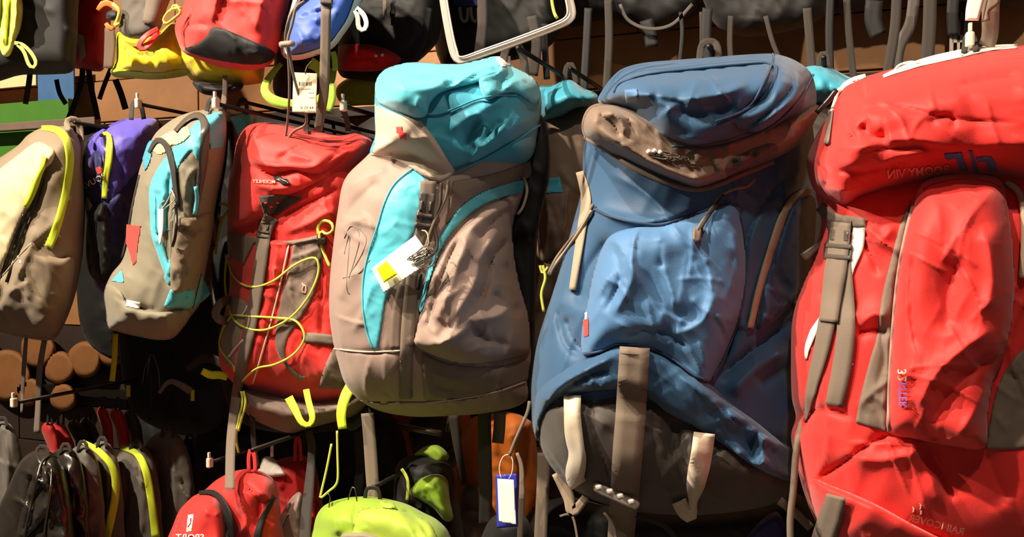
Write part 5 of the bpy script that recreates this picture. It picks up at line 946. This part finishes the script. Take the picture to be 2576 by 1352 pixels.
# metal arms under the taupe pack
def bar(lab, p, q, y, r):
    P, Q = at(*p, y), at(*q, y); t = bpy.data.objects.new('shelf_bar', None); C.objects.link(t); t.location = P; tag(t, lab, 'bar', 'metal bars below the taupe pack')
    link('bar_tube', tube('bar_tube', [np.zeros(3), (Q-P)/2, Q-P], r, 8), 'steel', t); return t
bar('upper metal bar under the taupe pack', (1000, 1072), (1110, 1092), 1.76, .008); bar('short upright bar under the taupe pack', (1132, 1030), (1128, 1086), 1.7, .009)
# dark packs filling the lower right
g = dark_pack('backpack', 'black pack below the bottom compartment of the blue pack', [(1330, 1290), (1420, 1250), (1560, 1280), (1750, 1290), (1900, 1270), (2020, 1250), (2060, 1440), (1320, 1440)], 1.68, 'black', .08, grp=BR)
for pts, wd, mm in (([(1520, 1290), (1545, 1330), (1556, 1400)], 8, 'web'), ([(1408, 1300), (1440, 1300), (1456, 1380)], 6, 'web'), ([(1600, 1296), (1680, 1330), (1720, 1400)], 14, 'web_dark'), ([(1960, 1260), (2000, 1290), (2040, 1330)], 22, 'web')): B_.strap('hanging_strap', pts, wd, mm, y=1.36)
g.add('navy_panel', [(1900, 1325), (1960, 1290), (1980, 1400), (1860, 1400)], 'navy', T=.02, R=20, base='surf', step=5)
g = dark_pack('backpack', 'black pack at the bottom edge below the blue and white tag', [(1220, 1330), (1260, 1290), (1320, 1300), (1350, 1370), (1350, 1440), (1200, 1440)], 1.46, 'black', .06, grp=BR)
# dark packs behind the left gap
MB_ = 'dark packs behind the middle row'
g = dark_pack('backpack', 'black pack in the dark gap below the daypack', [(300, 760), (420, 800), (560, 700), (600, 800), (590, 1000), (520, 1090), (400, 1080), (320, 1000)], 1.82, 'black', .06, grp=MB_, straps=[([(470, 930), (520, 900), (580, 930)], [14, 26, 16], 'web_dark', 1.7), ([(480, 985), (430, 960), (400, 990)], [20, 14, 8], 'web', 1.7), ([(360, 880), (356, 960)], 6, 'black', 1.72)])
for x, y in ((484, 995), (322, 985)): g.plate('yellow_tab', [(x-5, y-15), (x+6, y-15), (x+6, y+15), (x-5, y+15)], 'yellow', T=.004, step=3)
g.cord('wire', [(370, 950), (380, 890), (398, 930), (402, 980)], .001, 'steel', y=1.7); g.cord('wire', [(358, 972), (364, 930), (376, 900)], .001, 'steel', y=1.7)
dark_pack('backpack', 'black pack behind the purple one', [(180, 380), (220, 340), (420, 320), (430, 700), (340, 900), (220, 860), (190, 700)], 1.91, 'black', .05, grp=MB_)
dark_pack('backpack', 'black pack behind the small red one', [(560, 340), (900, 320), (920, 700), (900, 1060), (620, 1060), (560, 800)], 1.985, 'black', .05, grp=MB_)
dark_pack('backpack', 'black pack behind the taupe and turquoise one', [(880, 330), (1350, 250), (1400, 700), (1330, 1010), (920, 1030), (860, 700)], 2.08, 'black', .05, grp=MB_)
dark_pack('backpack', 'black pack in the shadow at the foot of the lower left row', [(330, 1080), (700, 1060), (720, 1240), (560, 1440), (330, 1440)], 2.09, 'black', .04, grp=MB_)
dark_pack('backpack', 'black pack behind the lime daypack', [(770, 1080), (1000, 1060), (1010, 1440), (760, 1440)], 1.8, 'black', .05, grp=MB_)
# log ends on the wall at left
for i, (x, y, r) in enumerate(((18, 945, 62), (150, 925, 40), (95, 880, 44), (70, 985, 36), (215, 905, 44), (-60, 890, 50), (160, 1000, 34), (280, 880, 40))):
    y0 = WY-.03; o = Thing('x', None, None, y0, (x, y)); C.objects.unlink(o.root) if False else None
    P = [(x+r*math.cos(a)*(1+.06*math.sin(3*a+i)), y+r*1.05*math.sin(a)) for a in np.linspace(0, 2*math.pi, 12, endpoint=False)]
    m = o.add('log_end', P, 'log_wood', T=.04, R=8, B=.02, step=6, blur=0); m.parent = wall; m.location = o.loc; bpy.data.objects.remove(o.root)
t = Thing('hook_end', None, None, 1.5, (530, 1165)); bpy.data.objects.remove(t.root)
hook(530, 1165, 1.5, 'lower hook with a cream end left of the bright red daypack')
hook(940, 1226, 1.4, 'plain hook through the loop of the lime daypack', tip=False)
hook(634, 1134, 1.36, 'plain hook through the loop of the bright red daypack', tip=False)
